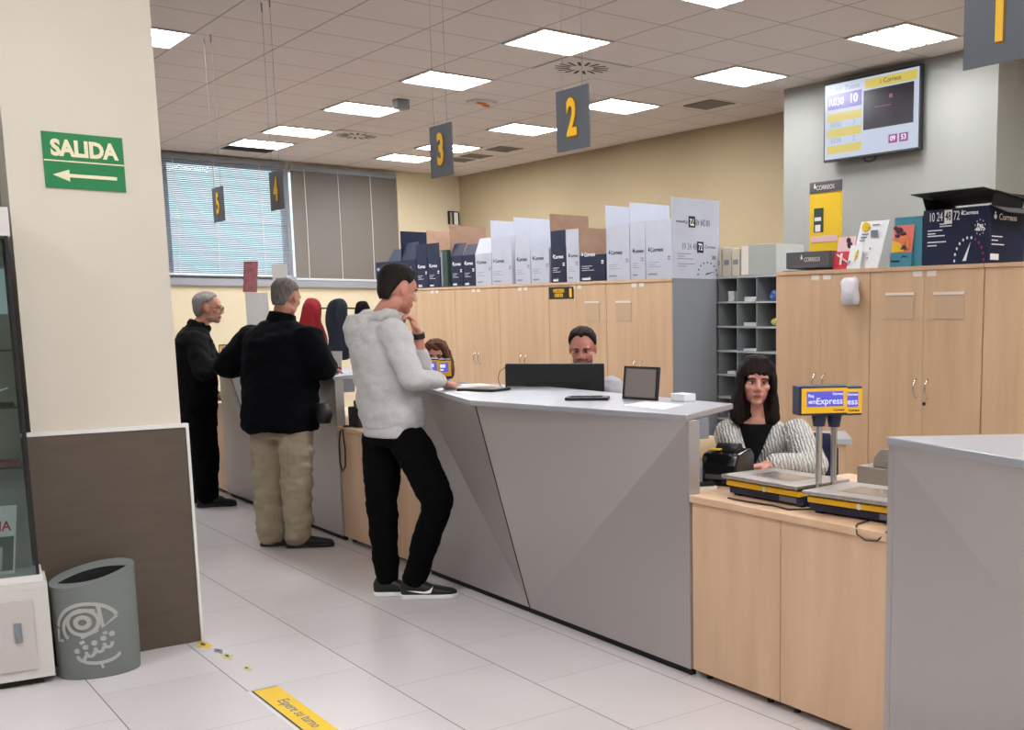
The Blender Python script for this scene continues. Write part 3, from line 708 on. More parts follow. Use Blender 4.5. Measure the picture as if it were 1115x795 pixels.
for y in (5.49, 5.215): MB().box(5.385, 5.397, y - 0.006, y + 0.006, ZR + 0.022, ZR + 0.13).build('tab', M['dark_card'], r)

r = thing('leaflet_holder', 'small red and pink leaflet leaning beside the yellow display', 'leaflet', (5.32, 5.08, ZR))
MB().slab((5.29, 5.145, ZR + 0.001), (0, -0.15, 0), (0.04, 0, 0.21), (0.004, 0, -0.001)).build('card', M['pink'], r)
MB().slab((5.286, 5.155, ZR + 0.001), (0, -0.165, 0), (0.022, 0, 0.115), (0.003, 0, 0)).build('red_pocket', M['red'], r)
b = MB(); b.slab((5.289, 5.10, ZR + 0.03), (0, -0.02, 0), (0.013, 0.0, 0.075), (-0.003, 0, 0)); b.slab((5.289, 5.12, ZR + 0.09), (0, 0.0, 0.012), (0.0, -0.09, -0.05), (-0.002, 0, 0)); b.build('white_mark', M['label'], r)
b = MB().ball((5.316, 5.045, ZR + 0.185), (0.003, 0.02, 0.02)).ball((5.312, 5.03, ZR + 0.155), (0.003, 0.024, 0.022)); b.build('figure_print', M['plum'], r, smooth=True)

r = thing('poster_board', 'white leaning information board with a yellow seal, beside the red leaflet', 'poster', (5.33, 4.83, ZR))
MB().slab((5.285, 5.0, ZR + 0.001), (0, -0.235, 0), (0.07, -0.03, 0.30), (0.006, 0, -0.001)).build('board', M['paper'], r)
MB().ball((5.338, 4.915, ZR + 0.265), (0.004, 0.035, 0.033)).build('seal', M['yellow_card'], r, smooth=True)
b = MB()
for k, (yy, zz, w) in enumerate(((4.94, 0.215, 0.055), (4.945, 0.195, 0.05), (4.95, 0.175, 0.04), (4.86, 0.27, 0.06))):
    b.box(5.278 + 0.23 * zz, 5.281 + 0.23 * zz, yy - w, yy, ZR + zz, ZR + zz + 0.007)
b.box(5.278 + 0.046, 5.281 + 0.046, 4.80, 4.86, ZR + 0.195, ZR + 0.24)
b.box(5.278 + 0.015, 5.281 + 0.015, 4.855, 4.865, ZR + 0.06, ZR + 0.07).box(5.278 + 0.03, 5.281 + 0.03, 4.845, 4.855, ZR + 0.12, ZR + 0.13)
b.build('printed_lines', M['ink_grey'], r)
r = thing('leaflet_card', 'narrow white leaflet with a yellow-green stripe leaning on the white board', 'leaflet', (5.27, 4.92, ZR))
MB().slab((5.262, 5.01, ZR + 0.001), (0, -0.115, 0), (0.028, -0.01, 0.15), (0.003, 0, 0)).build('card', M['paper'], r)
MB().ext([(5.266, 4.945, ZR + 0.05), (5.27, 4.935, ZR + 0.06), (5.282, 4.925, ZR + 0.12), (5.277, 4.945, ZR + 0.10)], (-0.004, 0, 0)).build('stripe', M['yellow_card'], r)
MB().ext([(5.261, 5.0, ZR + 0.02), (5.262, 4.975, ZR + 0.045), (5.265, 4.985, ZR + 0.055)], (-0.003, 0, 0)).build('blue_mark', mat('blue_print', (70, 76, 150), 0.6), r)

r = thing('teal_display_box', 'teal cardboard box with a colourful picture on its front, left of the navy box', 'display box', (5.36, 4.53, ZR))
MB().box(5.28, 5.42, 4.40, 4.62, ZR + 0.001, ZR + 0.30).build('box', M['teal'], r)
MB().box(5.262, 5.279, 4.47, 4.64, ZR + 0.001, ZR + 0.085).build('front_tray', M['teal'], r)
MB().slab((5.268, 4.635, ZR + 0.086), (0, -0.165, 0), (0.01, -0.012, 0.165), (0.001, 0, 0)).build('picture', M['coral'], r)
b = MB().ext([(5.266, 4.63, ZR + 0.09), (5.266, 4.53, ZR + 0.09), (5.268, 4.56, ZR + 0.14), (5.270, 4.622, ZR + 0.16)], (-0.001, 0, 0)); b.build('yellow_patch', M['yellow_card'], r)
b = MB()
for (y, z, a, c) in ((4.575, 0.22, 0.03, 0.02), (4.605, 0.235, 0.018, 0.013), (4.545, 0.20, 0.025, 0.012), (4.59, 0.19, 0.02, 0.012)): b.ball((5.271, y, ZR + z), (0.003, a, c))
b.build('plum_print', M['plum'], r, smooth=True)
b = MB().ball((5.268, 4.53, ZR + 0.165), (0.003, 0.035, 0.022)).ball((5.267, 4.50, ZR + 0.135), (0.003, 0.016, 0.03)); b.build('orange_print', M['orange'], r, smooth=True)
MB().ext([(5.264, 4.56, ZR + 0.105), (5.264, 4.50, ZR + 0.105), (5.264, 4.53, ZR + 0.135)], (-0.001, 0, 0)).build('dark_print', M['plum'], r)
b = MB().box(5.2605, 5.2618, 4.56, 4.63, ZR + 0.03, ZR + 0.04); b.tube([(5.261, 4.55, ZR + 0.055), (5.261, 4.53, ZR + 0.068), (5.261, 4.51, ZR + 0.055), (5.261, 4.50, ZR + 0.068)], 0.002, 5); b.build('small_print', M['navy_plastic'], r)

# navy box printed 10 24 48 72
r = thing('navy_shipping_box', 'open navy shipping box printed 10 24 48 72 on top of the right cabinets', 'cardboard box', (5.42, 4.14, ZR))
x0, x1, y0, y1, z0, z1 = 5.27, 5.62, 3.905, 4.385, ZR + 0.001, ZR + 0.325
t = 0.005
MB().box(x0, x1, y0, y1, z0, z0 + t).box(x0, x0 + t, y0, y1, z0 + t, z1).box(x1 - t, x1, y0, y1, z0 + t, z1).box(x0 + t, x1 - t, y0, y0 + t, z0 + t, z1).box(x0 + t, x1 - t, y1 - t, y1, z0 + t, z1).build('walls', M['navy_box'], r)
for nm, o, a, b_ in (('flap', (x0, y1, z1), (0, y0 - y1, 0), (-0.035, 0.035, 0.075)), ):
    pass
# front flap leans out over the front, rear flap leans back, end flap rises
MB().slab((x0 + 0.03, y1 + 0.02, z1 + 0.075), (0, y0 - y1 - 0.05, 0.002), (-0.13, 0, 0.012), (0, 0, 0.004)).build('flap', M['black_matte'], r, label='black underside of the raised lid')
MB().slab((x0 + 0.03, y1 + 0.02, z1 + 0.079), (0, y0 - y1 - 0.05, 0.002), (0.30, 0, -0.03), (0, 0, 0.004)).build('flap', M['dark_card'], r)
MB().slab((x0, y0, z1), (x1 - x0, 0, 0), (0.0, -0.13, -0.05), (0, 0, 0.004)).build('flap', M['black_matte'], r)
MB().slab((x0 + 0.02, y1 - 0.005, z1), (0.3, 0, 0), (0, 0.03, 0.078), (0, 0.004, 0)).build('flap', M['black_matte'], r)
MB().slab((x0 + 0.025, y0 + 0.004, z1 + 0.001), (0.3, 0, 0), (0, -0.02, 0.075), (0, 0.004, 0)).build('flap', M['black_matte'], r)
cz = z1 - 0.045
lettering('lettering', '10 24', 0.075, M['white_ink'], r, (x0, 4.29, cz), LEFTY, (0, 0, 1), sx=0.62)
MB().box(x0 - 0.0016, x0 - 0.0006, 4.168, 4.225, cz - 0.042, cz + 0.038).build('number_tile', M['white_ink'], r)
lettering('lettering', '48', 0.07, M['ink'], r, (x0 - 0.001, 4.196, cz), LEFTY, (0, 0, 1), sx=0.6, bold=0.001)
lettering('lettering', '72', 0.075, M['white_ink'], r, (x0, 4.135, cz), LEFTY, (0, 0, 1), sx=0.62)
lettering('lettering', 'Correos', 0.032, M['white_ink'], r, (x0, 4.035, cz + 0.012), LEFTY, (0, 0, 1), bold=0.0008)
lettering('lettering', 'Correos', 0.05, M['white_ink'], r, (x0 + 0.18, y0, z1 - 0.06), (1, 0, 0), (0, 0, 1), bold=0.0008)
b = MB(); crest(b, 4.095, cz + 0.012, 0.022, x0 - 0.0005)
b.ball((x0 + 0.06, y0 - 0.0008, z1 - 0.06), (0.014, 0.001, 0.014)).ball((x0 + 0.06, y0 - 0.0008, z1 - 0.038), (0.006, 0.001, 0.008)); b.build('crest', M['white_ink'], r)
b = MB()
for zz, a, c in ((0.20, 4.35, 4.24), (0.182, 4.35, 4.29), (0.168, 4.35, 4.22), (0.132, 4.35, 4.21), (0.112, 4.35, 4.28), (0.235, 4.26, 4.21), (0.222, 4.26, 4.17)): b.box(x0 - 0.0012, x0 - 0.0004, c, a, z0 + zz, z0 + zz + 0.006)
for zz, w in ((0.15, 0.1), (0.128, 0.06), (0.105, 0.12)): b.box(x0 + 0.03, x0 + 0.03 + w, y0 - 0.0012, y0 - 0.0004, z0 + zz, z0 + zz + 0.006)
b.box(x0 + 0.02, x0 + 0.10, y0 - 0.0012, y0 - 0.0004, z0 + 0.02, z0 + 0.055)
b.build('small_print', M['white_ink'], r)
lettering('lettering', 'Paq\n48/72', 0.028, M['white_ink'], r, (x0, 3.965, z0 + 0.205), LEFTY, (0, 0, 1), bold=0.001, line=0.8)
dl = MB(); dm = MB()
for k in range(12):
    a = PI * k / 11.0; yy = 4.04 + 0.105 * math.cos(a); zz = z0 + 0.02 + 0.13 * math.sin(a)
    (dm if k > 6 else dl).ball((x0 - 0.0006, yy, zz), (0.001, 0.007, 0.009), 8, 5)
dl2 = MB()
for k in range(10):
    a = 2 * PI * k / 10 + 0.3; dl.box(x0 - 0.0012, x0 - 0.0004, 3.965 + 0.036 * math.cos(a) - 0.002, 3.965 + 0.036 * math.cos(a) + 0.002, z0 + 0.205 + 0.042 * math.sin(a) - 0.004, z0 + 0.205 + 0.042 * math.sin(a) + 0.004)
dl.ext([(x0 - 0.0004, 4.085, z0 + 0.018), (x0 - 0.0004, 4.06, z0 + 0.018), (x0 - 0.0004, 4.03, z0 + 0.125)], (-0.001, 0, 0))
dl.build('dial_print', M['white_ink'], r); dm.build('dial_print', M['magenta'], r)

# ------------------------------------------------------------ television
r = thing('television', 'wall television showing ticket R030 for desk 10', 'television', (6.97, 6.385, 2.79))
ty0, ty1, tz0, tz1, tx = 5.85, 6.92, 2.79, 3.44, 6.965
K_ = (7.0 - 0) / 7.07
MB().box(tx, tx + 0.04, ty0, ty1, tz0, tz1).build('casing', M['black'], r, bevel=0.004)
MB().box(tx + 0.04, 7.068, 6.2, 6.56, 2.95, 3.25).build('wall_mount', M['black'], r)
xf = tx - 0.0008
MB().box(xf - 0.0006, xf, ty0 + 0.016, ty1 - 0.016, tz0 + 0.018, tz1 - 0.016).build('screen', M['scr_white'], r)
def SY(u): return ty1 - 0.016 - u * (ty1 - ty0 - 0.032)
def SZ(v): return tz1 - 0.016 - v * (tz1 - tz0 - 0.034)
def rect(u0, u1, v0, v1, m, nm, l=0.0008):
    MB().box(xf - 0.0006 - l, xf - 0.0006 - l + 0.0005, SY(u1), SY(u0), SZ(v1), SZ(v0)).build(nm, M[m], r)
rect(0.03, 0.41, 0.14, 0.34, 'scr_purple', 'ticket_row')
for v in (0.39, 0.60, 0.82): rect(0.03, 0.41, v, v + 0.11, 'scr_yellow', 'ticket_row')
rect(0.445, 0.98, 0.03, 0.15, 'scr_yellow', 'title_bar')
rect(0.43, 0.95, 0.17, 0.68, 'scr_dark', 'video_area')
rect(0.70, 0.735, 0.27, 0.32, 'scr_spot', 'video_spot', 0.0016); rect(0.55, 0.72, 0.40, 0.412, 'scr_pink', 'video_line', 0.0016)
rect(0.70, 0.79, 0.79, 0.90, 'scr_pink', 'clock_tile'); rect(0.81, 0.90, 0.79, 0.90, 'scr_pink', 'clock_tile')
def stext(s_, u, v, size, m, bold=0.0): lettering('lettering', s_, size, M[m], r, (xf - 0.0012, SY(u), SZ(v)), LEFTY, (0, 0, 1), bold=bold, lift=0.0012)
stext('Ticket', 0.12, 0.075, 0.06, 'scr_grey'); stext('Puesto', 0.31, 0.075, 0.06, 'scr_grey')
stext('R030', 0.13, 0.245, 0.085, 'scr_text', 0.0015); stext('10', 0.32, 0.235, 0.10, 'scr_text', 0.002)
stext('E036', 0.13, 0.55, 0.06, 'scr_grey'); stext('3', 0.33, 0.55, 0.06, 'scr_grey')
stext('E034', 0.13, 0.76, 0.06, 'scr_grey'); stext('2', 0.33, 0.76, 0.06, 'scr_grey')
stext('Correos', 0.73, 0.088, 0.055, 'scr_ink'); stext('09', 0.745, 0.845, 0.058, 'scr_text', 0.001); stext('53', 0.855, 0.845, 0.058, 'scr_text', 0.001)
rect(0.60, 0.62, 0.06, 0.115, 'scr_ink', 'crest')
MB().tube([(tx + 0.06, 6.5, 2.80), (tx + 0.05, 6.48, 2.765), (tx + 0.05, 6.42, 2.755), (tx + 0.05, 6.38, 2.765), (tx + 0.06, 6.36, 2.80)], 0.005).build('cable_loop', M['cable'], r)

# ------------------------------------------------------------ vitrine, bin, floor stickers
VA = -0.10
r = thing('display_vitrine', 'glass display cabinet with a white metal base at the left edge of the photo', 'display cabinet', (0.755, 5.165, 0), rz=0.0)
r.rotation_euler.z = -0.12
def vb(mb, nm, m, **kw): return mb.build(nm, m, r, world=False, **kw)
# local: origin at the front right bottom corner, -x to the left, +y back
vb(MB().box(-0.9, 0, 0, 0.02, 0.03, 0.40).box(-0.9, -0.0, 0.02, 0.24, 0.03, 0.05).box(-0.02, 0, 0.02, 0.24, 0.05, 0.40).box(-0.9, 0, 0, 0.24, 0.40, 0.425).box(-0.9, 0, 0.22, 0.24, 0.05, 0.40), 'base_cabinet', M['vitrine'], bevel=0.0015)
d = vb(MB().box(-0.62, -0.055, -0.008, -0.001, 0.07, 0.36), 'door', M['vitrine_door'], bevel=0.002)
MB().box(-0.125, -0.10, -0.014, -0.0085, 0.19, 0.27).build('handle', M['grey_side'], d, world=False)
vb(MB().box(-0.85, -0.04, 0.03, 0.23, 0, 0.03), 'plinth', M['dark_gap'])
vb(MB().box(-0.9, -0.012, 0.012, 0.23, 0.426, 0.455), 'inner_base', M['trim_white'])
f = MB().box(-0.034, -0.022, 0.015, 0.025, 0.455, 1.80).box(-0.034, -0.022, 0.215, 0.225, 0.455, 1.80).box(-0.9, -0.022, 0.225, 0.23, 0.455, 1.80); vb(f, 'frame_post', M['black'])
vb(MB().box(-0.9, -0.035, 0.016, 0.020, 0.456, 1.798), 'front_glass', M['glass'])
vb(MB().box(-0.032, -0.026, 0.026, 0.214, 0.456, 1.798), 'side_glass', M['glass'])
vb(MB().box(-0.9, -0.014, 0.008, 0.235, 1.80, 1.91), 'header', M['vitrine'], bevel=0.002)
vb(MB().box(-0.88, -0.04, 0.2, 0.215, 0.456, 1.80), 'back_panel', mat('vitrine_back', (150, 156, 150), 0.5))
for z in (0.89, 1.13, 1.355):
    vb(MB().box(-0.88, -0.038, 0.03, 0.195, z, z + 0.006), 'glass_shelf', M['glass'])
    vb(MB().box(-0.88, -0.038, 0.026, 0.0295, z, z + 0.006), 'shelf_edge', M['green_box'])
vb(MB().box(-0.5, -0.042, 0.19, 0.196, 1.50, 1.68), 'reflection_panel', mat('pale_blue_reflection', (176, 196, 204), 0.6, emit=(176, 200, 210), es=0.25))  # glowing panel imitates a bluish reflection in the glass
# magazine standing in the vitrine
vr = r
def loc(p): return wm(vr) @ V(p)
mg = thing('magazine', 'magazine with a red title standing at the bottom of the glass display cabinet', 'magazine', loc((-0.2, 0.08, 0.458)), rz=-0.12)
def mgb(mb, nm, m): return mb.build(nm, m, mg, world=False)
mgb(MB().slab((-0.12, 0.0, 0), (0.215, 0, 0), (0.03, 0.06, 0.27), (0, 0.006, 0)), 'cover', M['paper'])
def mgp(u, v, l=0.0012): return V((-0.12 + 0.215 * u + 0.03 * v, 0.06 * v - l, 0.27 * v))
def mgq(u0, u1, v0, v1, nm, m, l=0.0012): mgb(MB().ext([mgp(u0, v0, l), mgp(u1, v0, l), mgp(u1, v1, l), mgp(u0, v1, l)], (0, -0.0006, 0)), nm, M[m])
mgq(0.0, 0.97, 0.05, 0.55, 'photo', 'green_box'); mgq(0.0, 0.5, 0.55, 0.6, 'photo_dark', 'black_matte'); mgq(0.0, 0.62, 0.88, 0.95, 'title_bar', 'red')
mgq(0.3, 0.8, 0.06, 0.4, 'photo_light', 'file_grey', 0.002)
vs, fs = text_mesh('VECIA', 0.055, depth=0.0004, bold=0.001, sx=0.85)
a = mgp(0.62, 0.70, 0.002); MBt = MB().add([a + V((v.x + v.y * 0.08, v.y * 0.22 - 0.0005 - v.z, v.y)) for v in vs], fs); mgb(MBt, 'lettering', M['red'])
vs, fs = text_mesh('EN', 0.026, depth=0.0004); a = mgp(0.52, 0.82, 0.002)
mgb(MB().add([a + V((v.x, v.y * 0.22 - 0.0005 - v.z, v.y)) for v in vs], fs), 'lettering', M['ink'])
for z, lb, m, w in ((1.137, 'dark notebook lying on the middle glass shelf of the display cabinet', 'black_matte', 0.012), (0.898, 'maroon folder lying on the lower glass shelf of the display cabinet', 'maroon', 0.02)):
    c = loc((-0.17, 0.12, z)); b = MB(); b.slab(c + V((-0.14, -0.05, 0)), (0.24, -0.05, 0), (0.02, 0.11, 0.0), (0, 0, w)); solo(b, 'notebook', M[m], lb, 'notebook')
c = loc((-0.1, 0.12, 1.155)); solo(MB().slab(c + V((-0.13, -0.06, 0)), (0.16, 0.03, 0.05), (0.0, 0.012, 0.0), (0, 0, 0.006)), 'pen', M['paper'], 'white pointed stick resting on the notebook in the display cabinet', 'pen')

# bin
bx, by, bw, bd, bang = 0.925, 5.215, 0.157, 0.120, -0.16
r = thing('waste_bin', 'grey oval waste bin with an eye logo against the brown wainscot', 'waste bin', (bx, by, 0), rz=bang)
n = 48; b = MB(); vs = []; fs = []
def rim(t): return 0.425 + 0.028 * math.cos(t - 0.0) + 0.022 * math.sin(t)
levels = [(0.0, 0.94), (0.004, 0.955), (0.2, 0.975), (1.0, 1.0)]
for k, (q, s_) in enumerate(levels):
    for i in range(n):
        t = 2 * PI * i / n; z = rim(t) * q if k == 3 else (rim(t) * q if q > 0.1 else q)
        vs.append((bw * s_ * math.cos(t), bd * s_ * math.sin(t), z))
for k in range(3):
    for i in range(n): fs.append((k * n + i, k * n + (i + 1) % n, (k + 1) * n + (i + 1) % n, (k + 1) * n + i))
fs.append(list(range(n))[::-1])
b.add(vs, fs); b.build('body', M['bin'], r, world=False, smooth=True)
# lid ring with lens-shaped opening
b = MB(); vs = []; fs = []
for i in range(n):
    t = 2 * PI * i / n; vs.append((bw * math.cos(t), bd * math.sin(t), rim(t) + 0.0005))
for i in range(n):
    t = 2 * PI * i / n; ct, st = math.cos(t), math.sin(t)
    x = 0.125 * ct; y = -0.005 + 0.060 * (1 - (x / 0.127) ** 2) * (1 if st > 0 else -1) if abs(st) > 1e-6 else -0.005
    zz = 0.425 + 0.028 * (x / bw) + 0.022 * (y / bd) - 0.004
    vs.append((x, y, zz))
for i in range(n):
    t = 2 * PI * i / n; vs.append((vs[n + i][0] * 0.98, vs[n + i][1] * 0.98, vs[n + i][2] - 0.09))
for i in range(n):
    fs.append((i, (i + 1) % n, (i + 1) % n + n, i + n))
b.add(vs, fs); b.build('lid', M['bin'], r, world=False)
b = MB().add(vs, [(i + n, (i + 1) % n + n, (i + 1) % n + 2 * n, i + 2 * n) for i in range(n)]); b.build('opening_shade', M['black_matte'], r, world=False)  # inner wall blackened to paint the shade of the opening
b = MB(); vs = []; fs = []
for k, (q, s_) in enumerate(((0.05, 0.90), (1.0, 0.955))):
    for i in range(n):
        t = 2 * PI * i / n; z = (rim(t) - 0.012) if k else 0.05
        vs.append((bw * s_ * math.cos(t), bd * s_ * math.sin(t), z))
for i in range(n): fs.append((i, (i + 1) % n, (i + 1) % n + n, i + n))
fs.append(list(range(n))[::-1]); b.add(vs, fs); b.build('inner_shade', M['black_matte'], r, world=False)  # black shell added to paint the dark inside of the bin
lo = MB(); LZ = 0.265; LU = -0.045
def onbin(u, v):     # u along width in metres from the front centre, v height
    t = -PI / 2 + u / 0.150
    return V((bw * 1.0 * math.cos(t), bd * 1.0 * math.sin(t), v)) + V((math.cos(t) / bw, math.sin(t) / bd, 0)).normalized() * 0.0012
def stroke(pts, w=0.0075):
    pts = [(LU + 0.01 + (u - LU) * 1.22, LZ - 0.02 + (v - LZ) * 1.22) for u, v in pts]
    vs = []; fs = []
    P = [V((p[0], p[1])) for p in pts]
    for i, p in enumerate(P):
        d = (P[min(i + 1, len(P) - 1)] - P[max(i - 1, 0)]).normalized(); nn = V((-d.y, d.x)) * w
        for q in (p + nn, p, p - nn): vs.append(onbin(q.x, q.y))
    for i in range(len(P) - 1):
        for k in (0, 1): fs.append((i * 3 + k, i * 3 + k + 1, (i + 1) * 3 + k + 1, (i + 1) * 3 + k))
    lo.add(vs, fs)
def arc(cx, cy, rx, ry, a0, a1, k=20): return [(cx + rx * math.cos(math.radians(a0 + (a1 - a0) * i / k)), cy + ry * math.sin(math.radians(a0 + (a1 - a0) * i / k))) for i in range(k + 1)]
LZ = 0.265; LU = -0.045
stroke(arc(LU + 0.0, LZ - 0.025, 0.098, 0.088, 172, 25, 28)); stroke([(LU - 0.098, LZ - 0.02), (LU - 0.10, LZ - 0.062), (LU - 0.078, LZ - 0.06)])
stroke(arc(LU + 0.0, LZ - 0.02, 0.074, 0.06, 215, 70, 22)); stroke(arc(LU - 0.012, LZ + 0.0, 0.046, 0.042, 0, 360, 30)); stroke(arc(LU - 0.012, LZ, 0.02, 0.018, 0, 360, 20), 0.009)
stroke([(LU + 0.089, LZ + 0.01), (LU + 0.045, LZ - 0.022), (LU + 0.035, LZ + 0.055)]); stroke([(LU + 0.03, LZ - 0.03), (LU - 0.02, LZ - 0.052)]); stroke([(LU + 0.055, LZ - 0.042), (LU - 0.025, LZ - 0.072)], 0.007)
for k in range(5):
    u = LU - 0.035 + 0.026 * k; v = LZ - 0.098 + 0.012 * k; stroke(arc(u, v, 0.0045, 0.0045, 0, 360, 10), 0.006)
    if k < 4: stroke(arc(u + 0.013, v - 0.016, 0.012, 0.017, 180, 360, 10), 0.0065)
stroke(arc(LU + 0.028, LZ - 0.115, 0.062, 0.03, 200, 350, 16), 0.007); stroke([(LU + 0.03, LZ - 0.142), (LU + 0.036, LZ - 0.165)], 0.004)
lo.build('eye_logo', M['bin_logo'], r, world=False, recalc=False)

# floor stickers
r = thing('floor_sticker', 'yellow floor sticker with handwriting-style black letters, cut by the bottom of the photo', 'floor sticker', (1.37, 3.9, 0))
MB().box(1.318, 1.418, 3.30, 4.515, 0.0002, 0.0009).build('border', M['ink'], r)
MB().box(1.325, 1.42, 3.31, 4.508, 0.001, 0.0015).build('film', M['yellow_card'], r)
lettering('lettering', 'Espere su turno', 0.06, M['ink_grey'], r, (1.375, 4.14, 0.0013), (0, -1, 0), (1, 0, 0), sx=1.0, lift=0.0008)
solo(MB().box(1.303, 1.312, 3.30, 4.52, 0.0002, 0.0008), 'floor_strip', M['trim_white'], 'thin white strip along the yellow floor sticker', 'floor strip')
rn = random.Random(3)
for i, (x, y, a, m, lb) in enumerate(((1.36, 5.32, 0.055, 'yellow_card', 'torn yellow sticker scrap nearest the wainscot corner'), (1.385, 5.17, 0.035, 'ink_grey', 'torn dark sticker scrap in the middle of the torn row'), (1.39, 5.06, 0.04, 'smudge', 'torn pale yellow sticker scrap with dark letters'), (1.40, 4.83, 0.028, 'smudge', 'small lone yellow sticker scrap nearest the full sticker'))):
    pts = []
    for k in range(13):
        t = 2 * PI * k / 13; q = a * rn.uniform(0.5, 1.1); pts.append((x + q * 0.6 * math.cos(t), y + q * 1.5 * math.sin(t)))
    rr = thing('sticker_scrap', lb, 'sticker scrap', (x, y, 0), group='torn floor sticker remains')
    MB().prism(pts, 0.0002, 0.0009).build('scrap', M[m], rr)
    MB().prism([(px_ * 0.35 + x * 0.65, py_ * 0.35 + y * 0.65 + 0.01) for px_, py_ in pts], 0.001, 0.0014).build('dark_flake', M['ink'], rr)

# ------------------------------------------------------------ scales and desk things
def scale(x, y, z, rz, label, group, text=True, w=0.46, d=0.27, hh=0.30, px=0.30, py=0.0, hyaw=-2.2, hoff=0.03):
    """local: front edge faces -x, centre of front edge at origin; y across"""
    r = thing('postal_scale', label, 'postal scale', (x, y, z), rz=rz, group=group)
    def B(mb, nm, m, **kw): return mb.build(nm, m, r, world=False, **kw)
    B(MB().box(0.02, d, -w / 2 + 0.0, w / 2 - 0.0, 0.008, 0.038), 'base', M['navy_plastic'], bevel=0.006)
    B(MB().box(0.03, 0.06, -w / 2 + 0.02, -w / 2 + 0.05, 0, 0.008).box(0.03, 0.06, w / 2 - 0.05, w / 2 - 0.02, 0, 0.008).box(d - 0.05, d - 0.02, -w / 2 + 0.02, -w / 2 + 0.05, 0, 0.008).box(d - 0.05, d - 0.02, w / 2 - 0.05, w / 2 - 0.02, 0, 0.008), 'foot', M['black'])
    B(MB().box(0.0, d - 0.01, -w / 2 + 0.005, w / 2 - 0.005, 0.042, 0.064), 'yellow_band', M['yellow'], bevel=0.004)
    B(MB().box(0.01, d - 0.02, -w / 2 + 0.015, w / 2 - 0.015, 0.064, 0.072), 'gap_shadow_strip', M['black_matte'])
    p = B(MB().box(-0.02, d, -w / 2 - 0.005, w / 2 + 0.005, 0.072, 0.088), 'platter', M['steel'], bevel=0.005)
    MB().box(0.05, d - 0.08, -0.12, 0.12, 0.088, 0.0892).build('platter_recess', M['chrome'], p, world=False)
    B(MB().box(0.0185, 0.0198, -w / 2 + 0.035, -w / 2 + 0.13, 0.014, 0.034), 'type_plate', M['ink_grey'])
    B(MB().cone((-0.003, -0.02, 0.052), (0.001, -0.02, 0.052), 0.011, n=16), 'round_badge', M['label'])
    B(MB().box(px - 0.03, px + 0.03, py - 0.03, py + 0.03, 0.0, 0.05), 'pole_foot', M['navy_plastic'], bevel=0.004)
    B(MB().cone((px, py, 0.05), (px, py, hh), 0.0125, n=16), 'pole', M['chrome'], smooth=False)
    B(MB().cone((px, py, hh - 0.02), (px, py, hh + 0.025), 0.022, 0.03, 16), 'collar', M['navy_plastic'])
    fa = hyaw - rz; fr = V((math.cos(fa), math.sin(fa), 0)); ri = V((-math.sin(fa), math.cos(fa), 0)); o = V((px, py, hh + 0.025 + 0.055)) + ri * hoff
    def hb(a0, a1, b0, b1, z0, z1): return (o + ri * a0 + fr * b0 + V((0, 0, z0)), ri * (a1 - a0), fr * (b1 - b0), V((0, 0, z1 - z0)))
    hd = B(MB().slab(*hb(-0.096, 0.096, -0.035, 0.045, -0.055, 0.055)), 'display_head', M['navy_plastic'], bevel=0.006)
    MB().slab(*hb(-0.088, 0.094, 0.0452, 0.047, -0.047, 0.046)).build('yellow_bezel', M['yellow'], hd, world=False)
    MB().slab(*hb(-0.068, 0.078, 0.0472, 0.048, -0.022, 0.034)).build('lcd', M['lcd'], hd, world=False)
    if text:
        for body, sz, a0, z0 in (('Express', 0.034, 0.022, -0.003), ('Paq', 0.016, -0.052, 0.018), ('48/72', 0.015, -0.046, -0.006), ('Correos', 0.012, 0.055, 0.024)):
            vs, fs = text_mesh(body, sz, depth=0.0003, bold=0.0004)
            MB().add([o + ri * (a0 + v.x) + fr * (0.0484 + v.z) + V((0, 0, z0 + v.y)) for v in vs], fs).build('lettering', M['lcd_text'], hd, world=False)
        vs, fs = text_mesh('Correos', 0.013, depth=0.0003, bold=0.0004)
        MB().add([o + ri * (0.06 + v.x) + fr * (0.0474 + v.z) + V((0, 0, -0.036 + v.y)) for v in vs], fs).build('lettering', M['navy_plastic'], hd, world=False)
    else:
        MB().slab(*hb(-0.05, 0.06, 0.0482, 0.0487, 0.004, 0.024)).slab(*hb(-0.05, 0.05, 0.0482, 0.0487, -0.014, -0.004)).build('lcd_digits', M['lcd_text'], hd, world=False)
    return r
ZD = 0.7705
gS = 'postal scales on the desk of the seated woman'
def scale_pair(dy, la, lb, g, txt):
    scale(2.835, 2.645 + dy, ZD, 0.10, la, g, text=txt, w=0.45, px=0.191, py=0.249, hh=0.325, hyaw=-1.98, hoff=0.0)
    scale(2.855, 3.165 + dy, ZD, 0.0, lb, g, text=txt, w=0.43, px=0.08, py=-0.238, hh=0.33, hyaw=-1.98, hoff=0.0)
scale_pair(0.0, 'navy and yellow postal scale next to the near grey counter, display reading Express', 'navy and yellow postal scale in front of the seated woman', gS, True)
gS2 = 'postal scales on the desks farther back'
scale_pair(3.36, 'postal scale on the middle low desk, the one nearer the middle counter', 'postal scale on the middle low desk, the one farther from the camera', gS2, False)
scale(2.83, 10.2, ZD, 0.0, 'postal scale with a violet display between the two men in black', gS2, text=False, px=0.08, py=-0.25, hh=0.34)

